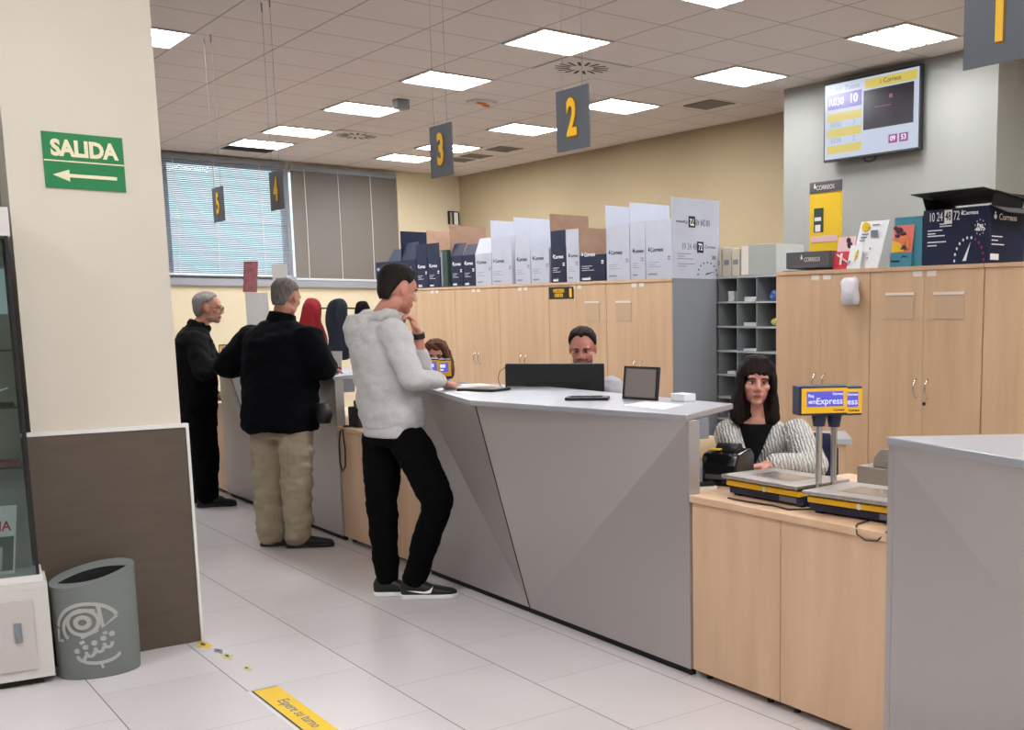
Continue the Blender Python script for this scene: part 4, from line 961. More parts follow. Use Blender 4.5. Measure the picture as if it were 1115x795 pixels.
r = thing('label_printer', 'black desktop label printer left of the nearer woman\'s scale', 'printer', (3.06, 3.565, ZD), rz=0.45)
r.location = (3.07, 3.62, ZD)
def B(mb, nm, m, **kw): return mb.build(nm, m, r, world=False, **kw)
B(MB().ext([(-0.10, -0.085, 0.0), (-0.10, -0.085, 0.09), (-0.07, -0.085, 0.135), (0.06, -0.085, 0.15), (0.10, -0.085, 0.12), (0.10, -0.085, 0.0)], (0, 0.17, 0)), 'body', M['black_gloss'], bevel=0.008)
B(MB().box(-0.104, -0.1005, -0.06, 0.06, 0.03, 0.05), 'slot', M['dark_card'])
B(MB().cone((0.02, -0.05, 0.14), (0.02, 0.05, 0.14), 0.035, n=16), 'roll_cover', M['black'])
B(MB().box(-0.05, 0.0, 0.02, 0.07, 0.147, 0.152), 'yellow_tab', M['yellow'])
r = thing('plastic_bottle', 'small clear plastic bottle beside the black label printer', 'bottle', (2.93, 3.66, ZD))
MB().cone((2.93, 3.66, ZD), (2.93, 3.66, ZD + 0.10), 0.026, n=16).cone((2.93, 3.66, ZD + 0.10), (2.93, 3.66, ZD + 0.13), 0.026, 0.012, n=16).build('bottle_body', M['bottle'], r, smooth=False)
MB().cone((2.93, 3.66, ZD + 0.131), (2.93, 3.66, ZD + 0.16), 0.013, n=12).build('cap', M['trim_white'], r)
MB().cone((2.93, 3.66, ZD + 0.03), (2.93, 3.66, ZD + 0.07), 0.0268, n=16, caps=False).build('label_band', M['ink_grey'], r)
solo(MB().cone((2.87, 3.70, ZD), (2.87, 3.70, ZD + 0.12), 0.03, n=16).cone((2.87, 3.70, ZD + 0.121), (2.87, 3.70, ZD + 0.15), 0.02, n=12), 'black_bottle', M['black'], 'black bottle half hidden behind the end of the middle counter', 'bottle')
r = thing('stapler', 'small white and black stapler lying in front of the plastic bottle', 'stapler', (2.86, 3.57, ZD))
MB().slab((2.83, 3.56, ZD), (0.10, -0.035, 0), (0.01, 0.03, 0), (0, 0, 0.012)).build('base', M['trim_white'], r)
MB().slab((2.83, 3.56, ZD + 0.014), (0.09, -0.032, 0), (0.01, 0.03, 0), (0, 0, 0.016)).build('arm', M['black'], r)
# loose cables
tag(MB().tube([(2.80, 3.30, ZD + 0.004), (2.80, 3.18, ZD + 0.004), (2.815, 3.05, ZD + 0.004), (2.80, 2.95, ZD + 0.004), (2.87, 2.90, ZD + 0.004)], 0.0035).build('power_cable', M['cable'], None), 'black cable curving in front of the seated woman\'s scale', 'cable')
tag(MB().tube([(2.86, 2.60, ZD + 0.004), (2.78, 2.58, ZD + 0.004), (2.752, 2.56, ZD + 0.004), (2.735, 2.54, ZD - 0.02), (2.735, 2.50, ZD - 0.035), (2.738, 2.45, ZD - 0.03), (2.755, 2.42, ZD + 0.005)], 0.003).build('power_cable', M['brown_cable'], None), 'thin brown cable looping over the desk edge below the nearer scale', 'cable')
# grey machine behind the scale
r = thing('franking_machine', 'grey rounded office machine behind the nearer scale, partly behind the near counter', 'printer', (3.62, 2.95, 0.0))
r.location = (3.345, 2.97, ZD)
def B(mb, nm, m, **kw): return mb.build(nm, m, r, world=False, **kw)
B(MB().box(0.03, 0.30, -0.26, 0.17, 0, 0.10), 'body', M['beige_machine'], bevel=0.006)
B(MB().ext([(0.04, 0.09, 0.101), (0.04, 0.085, 0.14), (0.04, 0.05, 0.175), (0.04, -0.05, 0.19), (0.04, -0.24, 0.19), (0.04, -0.24, 0.101)], (0.24, 0, 0)), 'cover', M['beige_machine'], bevel=0.005)
B(MB().box(0.033, 0.039, -0.02, 0.03, 0.125, 0.135), 'latch', M['grey_side'])
# staff back desk and chairs
r = thing('back_desk', 'pale grey desk end behind the seated woman\'s navy chair', 'desk', (4.45, 4.0, 0))
MB().slab((4.58, 4.30, 0.76), (-0.374, 0.332, 0), (0.30, 0.34, 0), (0, 0, 0.03)).build('desktop', M['grey_shelf_edge'], r)
MB().slab((4.57, 4.34, 0), (-0.33, 0.29, 0), (0.26, 0.29, 0), (0, 0, 0.759)).build('cabinet_body', M['maple2'], r)
r.location = (4.5, 4.6, 0)
for c in r.children:
    for v in c.data.vertices: v.co -= V((0.05, 0.6, 0))

def chair(x, y, rz, m, label, cat='chair', h=0.90):
    r = thing('office_chair', label, cat, (x, y, 0), rz=rz, group=None)
    def B(mb, nm, mm, **kw): return mb.build(nm, mm, r, world=False, **kw)
    B(MB().loft([((0, 0, 0.40), (0.20, 0, 0), (0, 0.19, 0)), ((0, 0, 0.42), (0.23, 0, 0), (0, 0.22, 0)), ((0, 0, 0.455), (0.23, 0, 0), (0, 0.22, 0)), ((0, 0, 0.47), (0.20, 0, 0), (0, 0.19, 0))], 28, 3.2), 'seat', m, smooth=True)
    B(MB().loft([((0, -0.24, 0.52), (0.17, 0, 0), (0, 0.02, 0)), ((0, -0.255, 0.58), (0.215, 0, 0), (0, 0.03, 0)), ((0, -0.27, h - 0.08), (0.21, 0, 0), (0, 0.03, 0)), ((0, -0.275, h), (0.16, 0, 0), (0, 0.02, 0))], 28, 3.2), 'backrest', m, smooth=True)
    B(MB().tube([(0, -0.05, 0.385), (0, -0.26, 0.385), (0, -0.295, 0.45), (0, -0.30, 0.62)], 0.016), 'back_bracket', M['black'])
    B(MB().cone((0, 0, 0.09), (0, 0, 0.40), 0.025, n=14), 'column', M['black'])
    for k in range(5):
        a = 2 * PI * k / 5; c, s_ = math.cos(a), math.sin(a)
        l = B(MB().cone((0, 0, 0.10), (0.27 * c, 0.27 * s_, 0.07), 0.022, 0.015, 10), 'leg', M['black'])
        MB().cone((0.27 * c - 0.02 * s_, 0.27 * s_ + 0.02 * c, 0.028), (0.27 * c + 0.02 * s_, 0.27 * s_ - 0.02 * c, 0.028), 0.028, n=14).build('caster', M['black'], l, world=False)
    return r
chair(3.86, 4.10, 2.05, M['navy_fabric'], 'navy fabric office chair of the seated woman in the grey sweater', h=0.87)
chair(3.95, 4.72, -0.863, M['wood_chair'], 'light wooden-backed chair left of the seated woman', h=0.85)
chair(4.02, 6.05, 2.3, M['navy_fabric'], 'office chair of the man behind the black monitor', h=0.80)
chair(3.80, 7.55, 2.2, M['navy_fabric'], 'office chair of the woman peeking over the two displays', h=0.80)

# ------------------------------------------------------------ things on the middle counter
ZC = 1.0985
r = thing('computer_monitor', 'black computer monitor seen from behind, in front of the seated man', 'monitor', (3.42, 5.32, 0.7705))
mx_, my_ = 3.28, 5.36; R3 = V((0.748, -0.663, 0)).normalized(); F3 = V((R3.y, -R3.x, 0))   # F3 points to the camera side
if F3.y > 0: F3 = -F3
o = V((mx_, my_, 0.7705))
r.location = o
MB().slab(o - R3 * 0.275 + F3 * 0.0 + V((0, 0, 0.10)), R3 * 0.55, -F3 * 0.025, V((0, 0, 0.355))).build('casing', M['black'], r, bevel=0.006)
MB().slab(o - R3 * 0.16 + F3 * 0.0005 + V((0, 0, 0.17)), R3 * 0.32, F3 * 0.028, V((0, 0, 0.18))).build('rear_bulge', M['black_matte'], r, bevel=0.01)
MB().slab(o - R3 * 0.263 - F3 * 0.0255 + V((0, 0, 0.112)), R3 * 0.526, -F3 * 0.001, V((0, 0, 0.33))).build('screen', M['black_gloss'], r)
MB().slab(o - R3 * 0.03 + F3 * 0.003 + V((0, 0, 0.01)), R3 * 0.06, F3 * 0.025, V((0, 0, 0.2))).build('stand_column', M['black'], r)
MB().slab(o - R3 * 0.12 - F3 * 0.07 , R3 * 0.24, F3 * 0.17, V((0, 0, 0.01))).build('stand_base', M['black'], r, bevel=0.003)
def pad(x, y, rz, w, d, label):
    r = thing('signature_pad', label, 'signature pad', (x, y, ZC), rz=rz, group='black signature pads on the middle counter')
    MB().box(-w / 2, w / 2, -d / 2, d / 2, 0, 0.014).build('body', M['black'], r, world=False, bevel=0.003)
    MB().box(-w / 2 + 0.02, w / 2 - 0.02, -d / 2 + 0.03, d / 2 - 0.02, 0.0142, 0.015).build('display', M['black_gloss'], r, world=False)
    return r
pad(2.80, 5.30, 0.5, 0.15, 0.22, 'black signature pad with an upright pen next to the hoodie man\'s papers')
pad(2.88, 4.42, 0.9, 0.13, 0.2, 'black signature pad in front of the monitor')
r = thing('chained_pen', 'thin black upright pen in a holder with a curved cord', 'pen', (2.89, 5.20, ZC))
r.location = (2.93, 5.28, ZC)
MB().cone((2.93, 5.28, ZC), (2.93, 5.28, ZC + 0.012), 0.022, n=16).build('holder', M['black'], r)
MB().cone((2.93, 5.28, ZC + 0.012), (2.932, 5.28, ZC + 0.135), 0.0055, n=10).build('pen_body', M['black'], r)
MB().tube([(2.93, 5.28, ZC + 0.12), (2.90, 5.29, ZC + 0.10), (2.89, 5.295, ZC + 0.06), (2.90, 5.29, ZC + 0.02), (2.92, 5.285, ZC + 0.008)], 0.002, 6).build('cord', M['cable'], r)
r = thing('customer_display', 'black-framed tilted screen standing at the rear edge of the middle counter', 'display', (3.06, 4.20, ZC))
o = V((3.035, 4.36, ZC)); a = V((0.04, -0.225, -0.0)); up = V((0.03, 0.02, 0.155)); n_ = a.cross(up).normalized()
if n_.x > 0: n_ = -n_
e1 = MB().slab(o, a, up, -n_ * 0.014); e1.build('casing', M['black'], r, bevel=0.003)
MB().slab(o + a * 0.08 + up * 0.07 + n_ * 0.0006, a * 0.86, up * 0.85, n_ * 0.0008).build('screen', mat('grey_screen', (122, 112, 108), 0.25), r)
MB().slab(o + a * 0.3 - n_ * 0.016, a * 0.4, V((0, 0, 0.008)), -n_ * 0.06).build('stand', M['black'], r)
def sheet(pts, z, label, group=None, m='paper', t=0.0012):
    return solo(MB().prism(pts, z, z + t), 'paper_sheet', M[m], label, 'paper', group)
gp = 'papers on the middle counter'
sheet([(2.80, 3.72), (3.02, 3.86), (3.03, 4.16), (2.80, 4.02)], ZC, 'white sheets lying at the near end of the middle counter', gp)
sheet([(2.74, 5.62), (2.95, 5.60), (2.93, 5.40), (2.76, 5.43)], ZC + 0.0175, 'white sheet under the hoodie man\'s hand', gp)
sheet([(2.62, 5.28), (2.72, 5.34), (2.70, 5.12), (2.60, 5.08)], ZC, 'small slip of paper in front of the far signature pad', gp)
solo(MB().slab((2.74, 5.38, ZC), (0.22, 0.04, 0), (-0.03, 0.2, 0), (0, 0, 0.016)), 'paper_pile', M['paper'], 'pile of pale forms at the far end of the middle counter', 'papers', bevel=0.002)
solo(MB().box(3.13, 3.20, 4.0, 4.10, ZC, ZC + 0.035), 'small_box', M['paper'], 'small white box right of the tilted screen', 'box', bevel=0.003)
solo(MB().box(2.80, 3.00, 7.55, 7.80, ZC, ZC + 0.003), 'paper_sheet', M['paper'], 'white sheet at the near end of the second counter', 'paper')
solo(MB().box(2.66, 2.86, 7.95, 8.25, ZC, ZC + 0.01), 'paper_sheet', M['paper'], 'papers under the arm of the man in the navy jacket', 'paper')
r = thing('leaflet_stand', 'grey upright leaflet stand at the near end of the second counter', 'leaflet stand', (2.98, 7.86, ZC))
MB().slab((2.95, 7.86, ZC), (0.075, -0.066, 0), (0.012, 0.014, 0.14), (0.006, 0.007, 0)).build('back_panel', M['banner_grey'], r)
MB().slab((2.945, 7.855, ZC), (0.075, -0.066, 0), (0.0, 0.0, 0.03), (0.004, 0.005, 0)).build('front_lip', M['maroon'], r)
# dark machine and cable loop on the second desk
r = thing('desk_printer', 'black desk printer behind the hoodie man\'s back', 'printer', (2.92, 6.78, ZD))
r.location = (2.93, 7.06, ZD)
MB().box(2.80, 3.05, 6.985, 7.15, ZD, ZD + 0.13).build('body', M['black'], r, bevel=0.01)
MB().box(2.83, 3.02, 7.0, 7.13, ZD + 0.131, ZD + 0.17).build('roll_cover', M['black_gloss'], r, bevel=0.01)
tag(MB().tube([(2.79, 7.12, ZD + 0.006), (2.757, 7.12, ZD + 0.006), (2.735, 7.125, ZD - 0.03), (2.735, 7.16, ZD - 0.12), (2.735, 7.16, ZD - 0.24), (2.735, 7.12, ZD - 0.29), (2.735, 7.07, ZD - 0.25), (2.735, 7.06, ZD - 0.14), (2.735, 7.085, ZD - 0.02), (2.757, 7.09, ZD + 0.006), (2.79, 7.09, ZD + 0.006)], 0.0045, 8).build('cable_loop', M['cable'], None, smooth=True), 'black cable hanging in a long loop from the desk behind the hoodie man', 'cable')

# ------------------------------------------------------------ background: coat stand, posters
r = thing('coat_stand', 'coat stand hidden under the hanging coats near the far wall', 'coat stand', (4.28, 11.06, 0))
MB().cone((4.28, 11.06, 0.02), (4.28, 11.06, 1.62), 0.018, n=12).build('pole', M['black'], r)
MB().cone((4.28, 11.06, 0), (4.28, 11.06, 0.02), 0.18, n=24).build('base', M['black'], r)
for hx, hy in ((4.09, 11.24), (4.27, 11.02), (4.45, 10.80), (4.38, 11.2)):
    d_ = V((hx - 4.28, hy - 11.06, 0)); MB().tube([(4.28, 11.06, 1.56), V((4.28, 11.06, 1.555)) + d_ * 0.7, V((4.28, 11.06, 1.60)) + d_], 0.008).build('hook', M['black'], r)
def coat(cx, cy, ztop, h, w, m, label, sd):
    b = MB(); ex = V((0.748, -0.663, 0)); ey = V((0.663, 0.748, 0)); secs = []
    for f, ww, dd in ((0, 0.22, 0.3), (0.04, 0.5, 0.6), (0.12, 0.72, 0.85), (0.22, 0.78, 0.9), (0.35, 0.86, 0.95), (0.5, 0.98, 1.0), (0.65, 0.92, 1.0), (0.8, 1.02, 1.0), (0.92, 0.95, 0.9), (1.0, 0.85, 0.7)):
        secs.append((V((cx, cy, ztop - h * f)) + ex * 0.018 * math.sin(f * 9 + sd), ex * w * ww, ey * 0.075 * dd))
    b.loft(secs, 40, 2.1)
    for p in b.v: p += (ex * noise.noise(V((p.x * 22, p.y * 22, p.z * 5 + sd))) + ey * noise.noise(V((p.x * 25, p.y * 25, p.z * 6 - sd)))) * 0.035
    o = solo(b, 'hanging_coat', M[m], label, 'coat', 'coats on the coat stand', smooth=True)
    md = o.modifiers.new('sub', 'SUBSURF'); md.levels = 1; md.render_levels = 1
coat(4.09, 11.24, 1.66, 0.58, 0.115, 'red_cloth', 'red coat hanging leftmost on the coat stand', 1.0)
coat(4.27, 11.02, 1.655, 0.62, 0.13, 'teal_cloth', 'dark blue-green coat hanging in the middle of the coat stand', 2.3)
coat(4.45, 10.80, 1.63, 0.66, 0.10, 'black_cloth', 'black coat hanging rightmost on the coat stand', 4.1)
r = thing('poster_stand', 'tall narrow maroon poster strip on a pale stand, left of the navy-jacketed man\'s head', 'poster', (4.10, 12.9, 0))
MB().slab((4.00, 13.03, 1.74), (0.12, -0.08, 0), (0.03, 0, 0.34), (0.01, 0.012, 0)).build('panel', M['maroon'], r)
MB().slab((4.02, 13.03, 1.36), (0.2, -0.13, 0), (0.0, 0, 0.375), (0.01, 0.012, 0)).build('lower_panel', M['banner_grey'], r)
MB().cone((4.12, 12.98, 0.02), (4.12, 12.98, 1.36), 0.015, n=10).build('pole', M['grey_side'], r)
MB().cone((4.12, 12.98, 0), (4.12, 12.98, 0.02), 0.15, n=20).build('base', M['grey_side'], r)
r = thing('poster_stand', 'narrow grey and pink poster strip just above the navy-jacketed man\'s head', 'poster', (4.38, 12.9, 0))
MB().slab((4.31, 12.98, 1.36), (0.13, -0.09, 0), (0.0, 0, 0.70), (0.01, 0.012, 0)).build('panel', M['banner_grey'], r)
MB().slab((4.34, 12.955, 1.80), (0.07, -0.05, 0), (0.0, 0, 0.1), (-0.001, -0.001, 0)).build('pink_print', M['red'], r)
MB().cone((4.38, 12.95, 0.02), (4.38, 12.95, 1.36), 0.015, n=10).build('pole', M['grey_side'], r)
MB().cone((4.38, 12.95, 0), (4.38, 12.95, 0.02), 0.15, n=20).build('base', M['grey_side'], r)
r = thing('wall_sign', 'small dark-framed white sign high on the far wall corner', 'sign', (7.71, 15.295, 2.80))
MB().box(7.62, 7.64, 15.27, 15.298, 2.80, 2.99).box(7.64, 7.78, 15.27, 15.298, 2.975, 2.99).box(7.775, 7.79, 15.27, 15.298, 2.80, 2.975).box(7.69, 7.705, 15.27, 15.298, 2.80, 2.975).build('frame', M['black'], r)
MB().box(7.705, 7.775, 15.28, 15.297, 2.80, 2.975).build('white_sheet', M['paper'], r)
# ------------------------------------------------------------ people
def organic(mb, name, m, parent, voxel=0.008, it=4, disp=(), label=None, tone=None, cut=None):
    me = bpy.data.meshes.new('tmp'); me.from_pydata([tuple(p) for p in mb.v], [], mb.f)
    bm = bmesh.new(); bm.from_mesh(me); bmesh.ops.recalc_face_normals(bm, faces=bm.faces); bm.to_mesh(me); bm.free()
    o = bpy.data.objects.new('tmp', me); COL.objects.link(o)
    md = o.modifiers.new('r', 'REMESH'); md.mode = 'VOXEL'; md.voxel_size = voxel
    if it:
        sm = o.modifiers.new('s', 'SMOOTH'); sm.iterations = it; sm.factor = 0.5
    bpy.context.view_layer.update()
    nm = bpy.data.meshes.new_from_object(o.evaluated_get(bpy.context.evaluated_depsgraph_get()))
    bpy.data.objects.remove(o); bpy.data.meshes.remove(me)
    if disp:
        cs = [(v.co.copy(), v.normal.copy()) for v in nm.vertices]
        for v, (c, n) in zip(nm.vertices, cs):
            d = 0
            for amp, sc, off in disp:
                q = V((c.x * sc[0], c.y * sc[1], c.z * sc[2])) + V((off, off, 0)); 
                d += amp * noise.noise(q)
            v.co = c + n * d
    nm.materials.append(m)
    if tone is not None:
        at = nm.color_attributes.new('tone', 'FLOAT_COLOR', 'POINT')
        for i, v in enumerate(nm.vertices): at.data[i].color = tone(v.co)
    for p in nm.polygons: p.use_smooth = True
    nm.name = name
    if parent is not None:
        inv = wm(parent).inverted()
        for v in nm.vertices: v.co = inv @ v.co
    o = bpy.data.objects.new(name, nm); COL.objects.link(o)
    if parent is not None: o.parent = parent
    if label: o['label'] = label
    return o

class Head:
    def __init__(s, c, yaw, pitch=0.0, roll=0.0, k=1.0):
        """yaw: heading angle of the face in the xy plane (radians, 0 = +x)"""
        f = V((math.cos(yaw), math.sin(yaw), 0)); u = V((0, 0, 1)); r = f.cross(u)
        f2 = f * math.cos(pitch) + u * math.sin(pitch); u2 = u * math.cos(pitch) - f * math.sin(pitch)
        r2 = r * math.cos(roll) + u2 * math.sin(roll); u3 = u2 * math.cos(roll) - r * math.sin(roll)
        s.c = V(c); s.r = r2; s.f = f2; s.u = u3; s.k = k
        s.rot = Matrix((s.r, s.f, s.u)).transposed()
    def p(s, x, y, z): return s.c + (s.r * x + s.f * y + s.u * z) * s.k
    def loc(s, q): d = V(q) - s.c; return V((d.dot(s.r), d.dot(s.f), d.dot(s.u))) / s.k
    def ball(s, mb, x, y, z, a, b, c, n=20, m=12): mb.ball(s.p(x, y, z), (a * s.k, b * s.k, c * s.k), n, m, rot=s.rot)
    def build(s, mb, neck, nr=0.055, nose=1.0):
        jw = 0.80 if nr < 0.0525 else 0.93
        s.ball(mb, 0, -0.012, 0.032, 0.075, 0.095, 0.084, 28, 18)
        s.ball(mb, 0, 0.018, -0.035, 0.060, 0.066, 0.076, 24, 14)
        s.ball(mb, 0, 0.055, 0.035, 0.056, 0.034, 0.045)
        s.ball(mb, 0, 0.058, -0.094, 0.027, 0.025, 0.021)
        for q in (-1, 1):
            s.ball(mb, q * 0.040, 0.052, -0.022, 0.024, 0.024, 0.022); s.ball(mb, q * 0.043 * jw, 0.012, -0.070, 0.021 * jw, 0.042, 0.028)
            s.ball(mb, q * 0.077, -0.006, -0.004, 0.009, 0.019, 0.032, 12, 8); s.ball(mb, q * 0.014, 0.091, -0.034, 0.010, 0.012, 0.009, 10, 6)
            s.ball(mb, q * 0.028, 0.080, 0.024, 0.026, 0.012, 0.008, 12, 6)
        mb.cap(s.p(0, 0.080, 0.016), s.p(0, 0.100 + 0.004 * nose, -0.026), 0.008 * s.k, 0.0115 * s.k, 12)
        s.ball(mb, 0, 0.078, -0.060, 0.026, 0.013, 0.009, 14, 8); s.ball(mb, 0, 0.077, -0.071, 0.022, 0.013, 0.009, 14, 8)
        mb.cap(s.p(0, -0.018, -0.065), V(neck), nr * 0.93, nr * 1.02, 18)
    def tone(s, base, lips=(168, 92, 82), stubble=None, cheek=(206, 130, 112)):
        B_, L_, C_ = lin(base), lin(lips), lin(cheek); Sb = lin(stubble) if stubble else None
        def mixc(a, b, t): return tuple(a[i] * (1 - t) + b[i] * t for i in range(3)) + (1.0,)
        def f(q):
            l = s.loc(q); c = B_
            if abs(l.x) < 0.075 and l.y > 0 and -0.12 < l.z < 0.1:
                for sx in (-1, 1):
                    d = math.sqrt(((l.x - sx * 0.04) / 0.03) ** 2 + ((l.z + 0.03) / 0.03) ** 2); c = mixc(c, C_, 0.55 * max(0, 1 - d))
                if Sb:
                    m_ = 1.0 if (l.z < -0.045 and l.z > -0.125) else 0.0
                    if l.z >= -0.062 and abs(l.x) > 0.035: m_ *= 0.6
                    c = mixc(c, Sb, 0.8 * m_)
                d = math.sqrt((l.x / 0.025) ** 2 + ((l.z + 0.065) / 0.012) ** 2)
                if d < 1 and l.y > 0.06: c = mixc(c, L_, min(1, 2.5 * (1 - d)))
            return c
        return f
    def details(s, parent, iris=(60, 40, 30), brow=(40, 28, 22), lid=0.0):
        for q in (-1, 1):
            e = MB(); s.ball(e, q * 0.031, 0.074, 0.001, 0.0135, 0.0105, 0.0075, 14, 10); eo = e.build('eye', M['eye_white'], parent, smooth=True)
            e = MB(); s.ball(e, q * 0.030, 0.0815, 0.001, 0.0076, 0.004, 0.0072, 12, 8); e.build('iris', matc('iris', iris), eo, smooth=True)
            b = MB(); pts = [s.p(q * 0.014, 0.090, 0.019), s.p(q * 0.027, 0.0915, 0.024), s.p(q * 0.042, 0.083, 0.023), s.p(q * 0.052, 0.072, 0.017)]
            b.tube(pts, 0.0042 * s.k, 8); b.build('eyebrow', matc('brow', brow), parent, smooth=True)
            b = MB(); pts = [s.p(q * 0.017, 0.082, 0.006), s.p(q * 0.030, 0.0855, 0.0095), s.p(q * 0.044, 0.078, 0.006)]
            b.tube(pts, 0.0022 * s.k, 6); b.build('eyelid', matc('lid', (96, 60, 50)), parent, smooth=True)
    def hair_cap(s, m, parent, line, thick, name='hair', amp=0.004, fr=40, seed=0.0, label=None):
        n, k = 64, 22; b = MB(); vs = []; fs = []
        for j in range(k + 1):
            for i in range(n):
                th = 2 * PI * i / n; t180 = abs((math.degrees(th) + 180) % 360 - 180)
                ph0 = math.radians(line(t180)); ph = PI / 2 + (ph0 - PI / 2) * j / k
                T = thick(t180, math.degrees(ph)) * (1.0 if ph > 0.5 else 0.5 + ph if ph > 0 else 0.5) * min(1, (k - j) / 3.0 + 0.15)
                d = V((math.sin(th) * math.cos(ph), math.cos(th) * math.cos(ph), math.sin(ph)))
                if ph < 0:
                    dr = -ph / (PI / 3); d2 = V((math.sin(th), math.cos(th), 0)); rr_ = 1 - 0.16 * dr * dr
                    p = V((d2.x * (0.075 + T) * rr_, d2.y * (0.095 + T) * rr_, -0.095 * dr)); d = d2
                else: p = V((d.x * (0.075 + T), d.y * (0.095 + T), d.z * (0.084 + T)))
                nz = noise.noise(V((p.x * fr * 1.5, p.y * fr, p.z * fr * 0.6)) + V((seed, 0, 0))) * amp * min(1, (k - j) / 3.0)
                p += d * nz
                vs.append(s.p(p.x, p.y - 0.012, p.z + 0.032))
        for j in range(k):
            for i in range(n): fs.append((j * n + i, j * n + (i + 1) % n, (j + 1) * n + (i + 1) % n, (j + 1) * n + i))
        vs.append(s.p(0, -0.012, 0.02)); c = len(vs) - 1
        for i in range(n): fs.append((k * n + i, k * n + (i + 1) % n, c))
        b.add(vs, fs); o = b.build(name, m, parent, smooth=True, merge=0.0002)
        if label: o['label'] = label
        return o
_mc = {}
def matc(n, c, **kw):
    key = (n, tuple(c))
    if key not in _mc: _mc[key] = mat(n, c, **{**dict(rough=0.7), **kw})
    return _mc[key]
M['eye_white'] = mat('eye_white', (205, 196, 190), 0.3)
def hair_mat(name, c, c2, rough=0.75):
    return mat(name, c, 0.75, spec=0.25, c2=c2, nscale=60, nvec=(2, 2, 0.35), bump=0.5, bscale=160)

def hand(mb, wrist, fwd, palm, side, curl=0.3, spread=0.10, k=1.0):
    """fwd: direction of the fingers, palm: direction the palm faces, side: +1 thumb on (palm x fwd) side"""
    w = V(wrist); f = V(fwd).normalized(); pn = V(palm); pn = (pn - f * pn.dot(f)).normalized(); s = f.cross(pn) * side
    rot = Matrix((s, f, pn)).transposed()
    mb.ball(w + f * 0.048 * k, (0.040 * k, 0.054 * k, 0.015 * k), 16, 10, rot=rot); mb.cap(w - f * 0.02, w + f * 0.02 * k, 0.026 * k, 0.025 * k, 12)
    for i, (off, ln, r) in enumerate(((0.028, 0.074, 0.0088), (0.010, 0.082, 0.0092), (-0.009, 0.076, 0.0088), (-0.027, 0.060, 0.0078))):
        p = w + f * 0.078 * k + s * off * k; d = (f + s * off * spread * 20 * 0.5).normalized(); a = curl * 0.5
        for seg in range(3):
            dd = (d * math.cos(a) + pn * math.sin(a)).normalized(); q = p + dd * ln * k * (0.42, 0.32, 0.26)[seg]
            mb.cap(p, q, r * k * (1 - 0.08 * seg), r * k * (0.95 - 0.08 * seg), 10); p = q; a += curl
    p = w + f * 0.02 * k + s * 0.028 * k
    q = p + (s * 0.75 + f * 0.55 + pn * 0.35).normalized() * 0.038 * k; mb.cap(p, q, 0.012 * k, 0.0105 * k, 10)
    q2 = q + (s * 0.25 + f * 0.9 + pn * 0.35).normalized() * 0.036 * k; mb.cap(q, q2, 0.0105 * k, 0.0085 * k, 10)

def limb(mb, pts, rs, n=16):
    for i in range(len(pts) - 1): mb.cap(V(pts[i]), V(pts[i + 1]), rs[i], rs[i + 1], n)
def lerp(a, b, t): return V(a) * (1 - t) + V(b) * t
def torso(mb, J, secs, n=28, e=2.3):
    """secs: (t along pelvis->neck, half width, half depth, forward offset)"""
    hr = (V(J['rhip']) - V(J['lhip'])); sr = (V(J['rsh']) - V(J['lsh'])); out = []
    hr.z = 0; sr.z = 0; hr.normalize(); sr.normalize()
    for t, w, d, o in secs:
        r = lerp(hr, sr, max(0, min(1, t))).normalized(); f = V((0, 0, 1)).cross(r); c = lerp(J['pel'], J['neck'], t) + f * o
        out.append((c, r * w, f * d))
    mb.loft(out, n, e)
def shoe(foot, toe_dir, ln=0.27, m='black', parent=None, sole='black', swoosh=False, seat=True):
    """foot: ankle ground point (under the ankle)"""
    g = V((foot[0], foot[1], 0)); f = V((toe_dir[0], toe_dir[1], 0)).normalized(); r = f.cross(V((0, 0, 1)))
    b = MB(); heel = g - f * 0.07
    secs = []
    for t, w, h, hz in ((0, 0.026, 0.03, 0.05), (0.06, 0.036, 0.05, 0.058), (0.22, 0.038, 0.05, 0.06), (0.38, 0.038, 0.042, 0.055), (0.55, 0.043, 0.028, 0.044), (0.75, 0.047, 0.021, 0.038), (0.92, 0.038, 0.016, 0.033), (1.0, 0.018, 0.010, 0.028)):
        secs.append((heel + f * ln * t + V((0, 0, hz)), r * w, V((0, 0, h))))
    b.loft(secs, 20, 2.3); b.cap(g + V((0, 0, 0.06)), g + V((0, 0, 0.105)), 0.042, 0.04, 14)
    s_ = organic(b, 'shoe', M[m] if isinstance(m, str) else m, parent, 0.006, 3)
    secs = []
    out = []
    for t, w in ((-0.01, 0.022), (0.05, 0.036), (0.25, 0.038), (0.45, 0.037), (0.62, 0.044), (0.8, 0.046), (0.94, 0.036), (1.01, 0.015)): out.append((heel + f * ln * t, w))
    poly = [c + r * w for c, w in out] + [c - r * w for c, w in out[::-1]]
    so = MB().prism([(p.x, p.y) for p in poly], 0.0015, 0.024); so.build('sole', M[sole], s_, bevel=0.004)
    if swoosh:
        for q in (1,):
            base = heel + r * 0.0 
            pts = []
            for (u, z) in ((0.30, 0.052), (0.36, 0.040), (0.46, 0.038), (0.60, 0.048), (0.20 + 0.62, 0.062)): pts.append((u, z))
            up_ = [(0.14, 0.048), (0.30, 0.046), (0.44, 0.042), (0.54, 0.052), (0.60, 0.072), (0.56, 0.036), (0.46, 0.032), (0.32, 0.038)]
            def wid(u): return 0.0445 if u < 0.5 else 0.047
            P3 = [heel + f * ln * u + r * (wid(u) - (z - 0.03) * 0.35) * q + V((0, 0, z)) for u, z in up_]
            MB().ext(P3, r * 0.004 * q).build('swoosh', M['white_ink'], s_)
    return s_

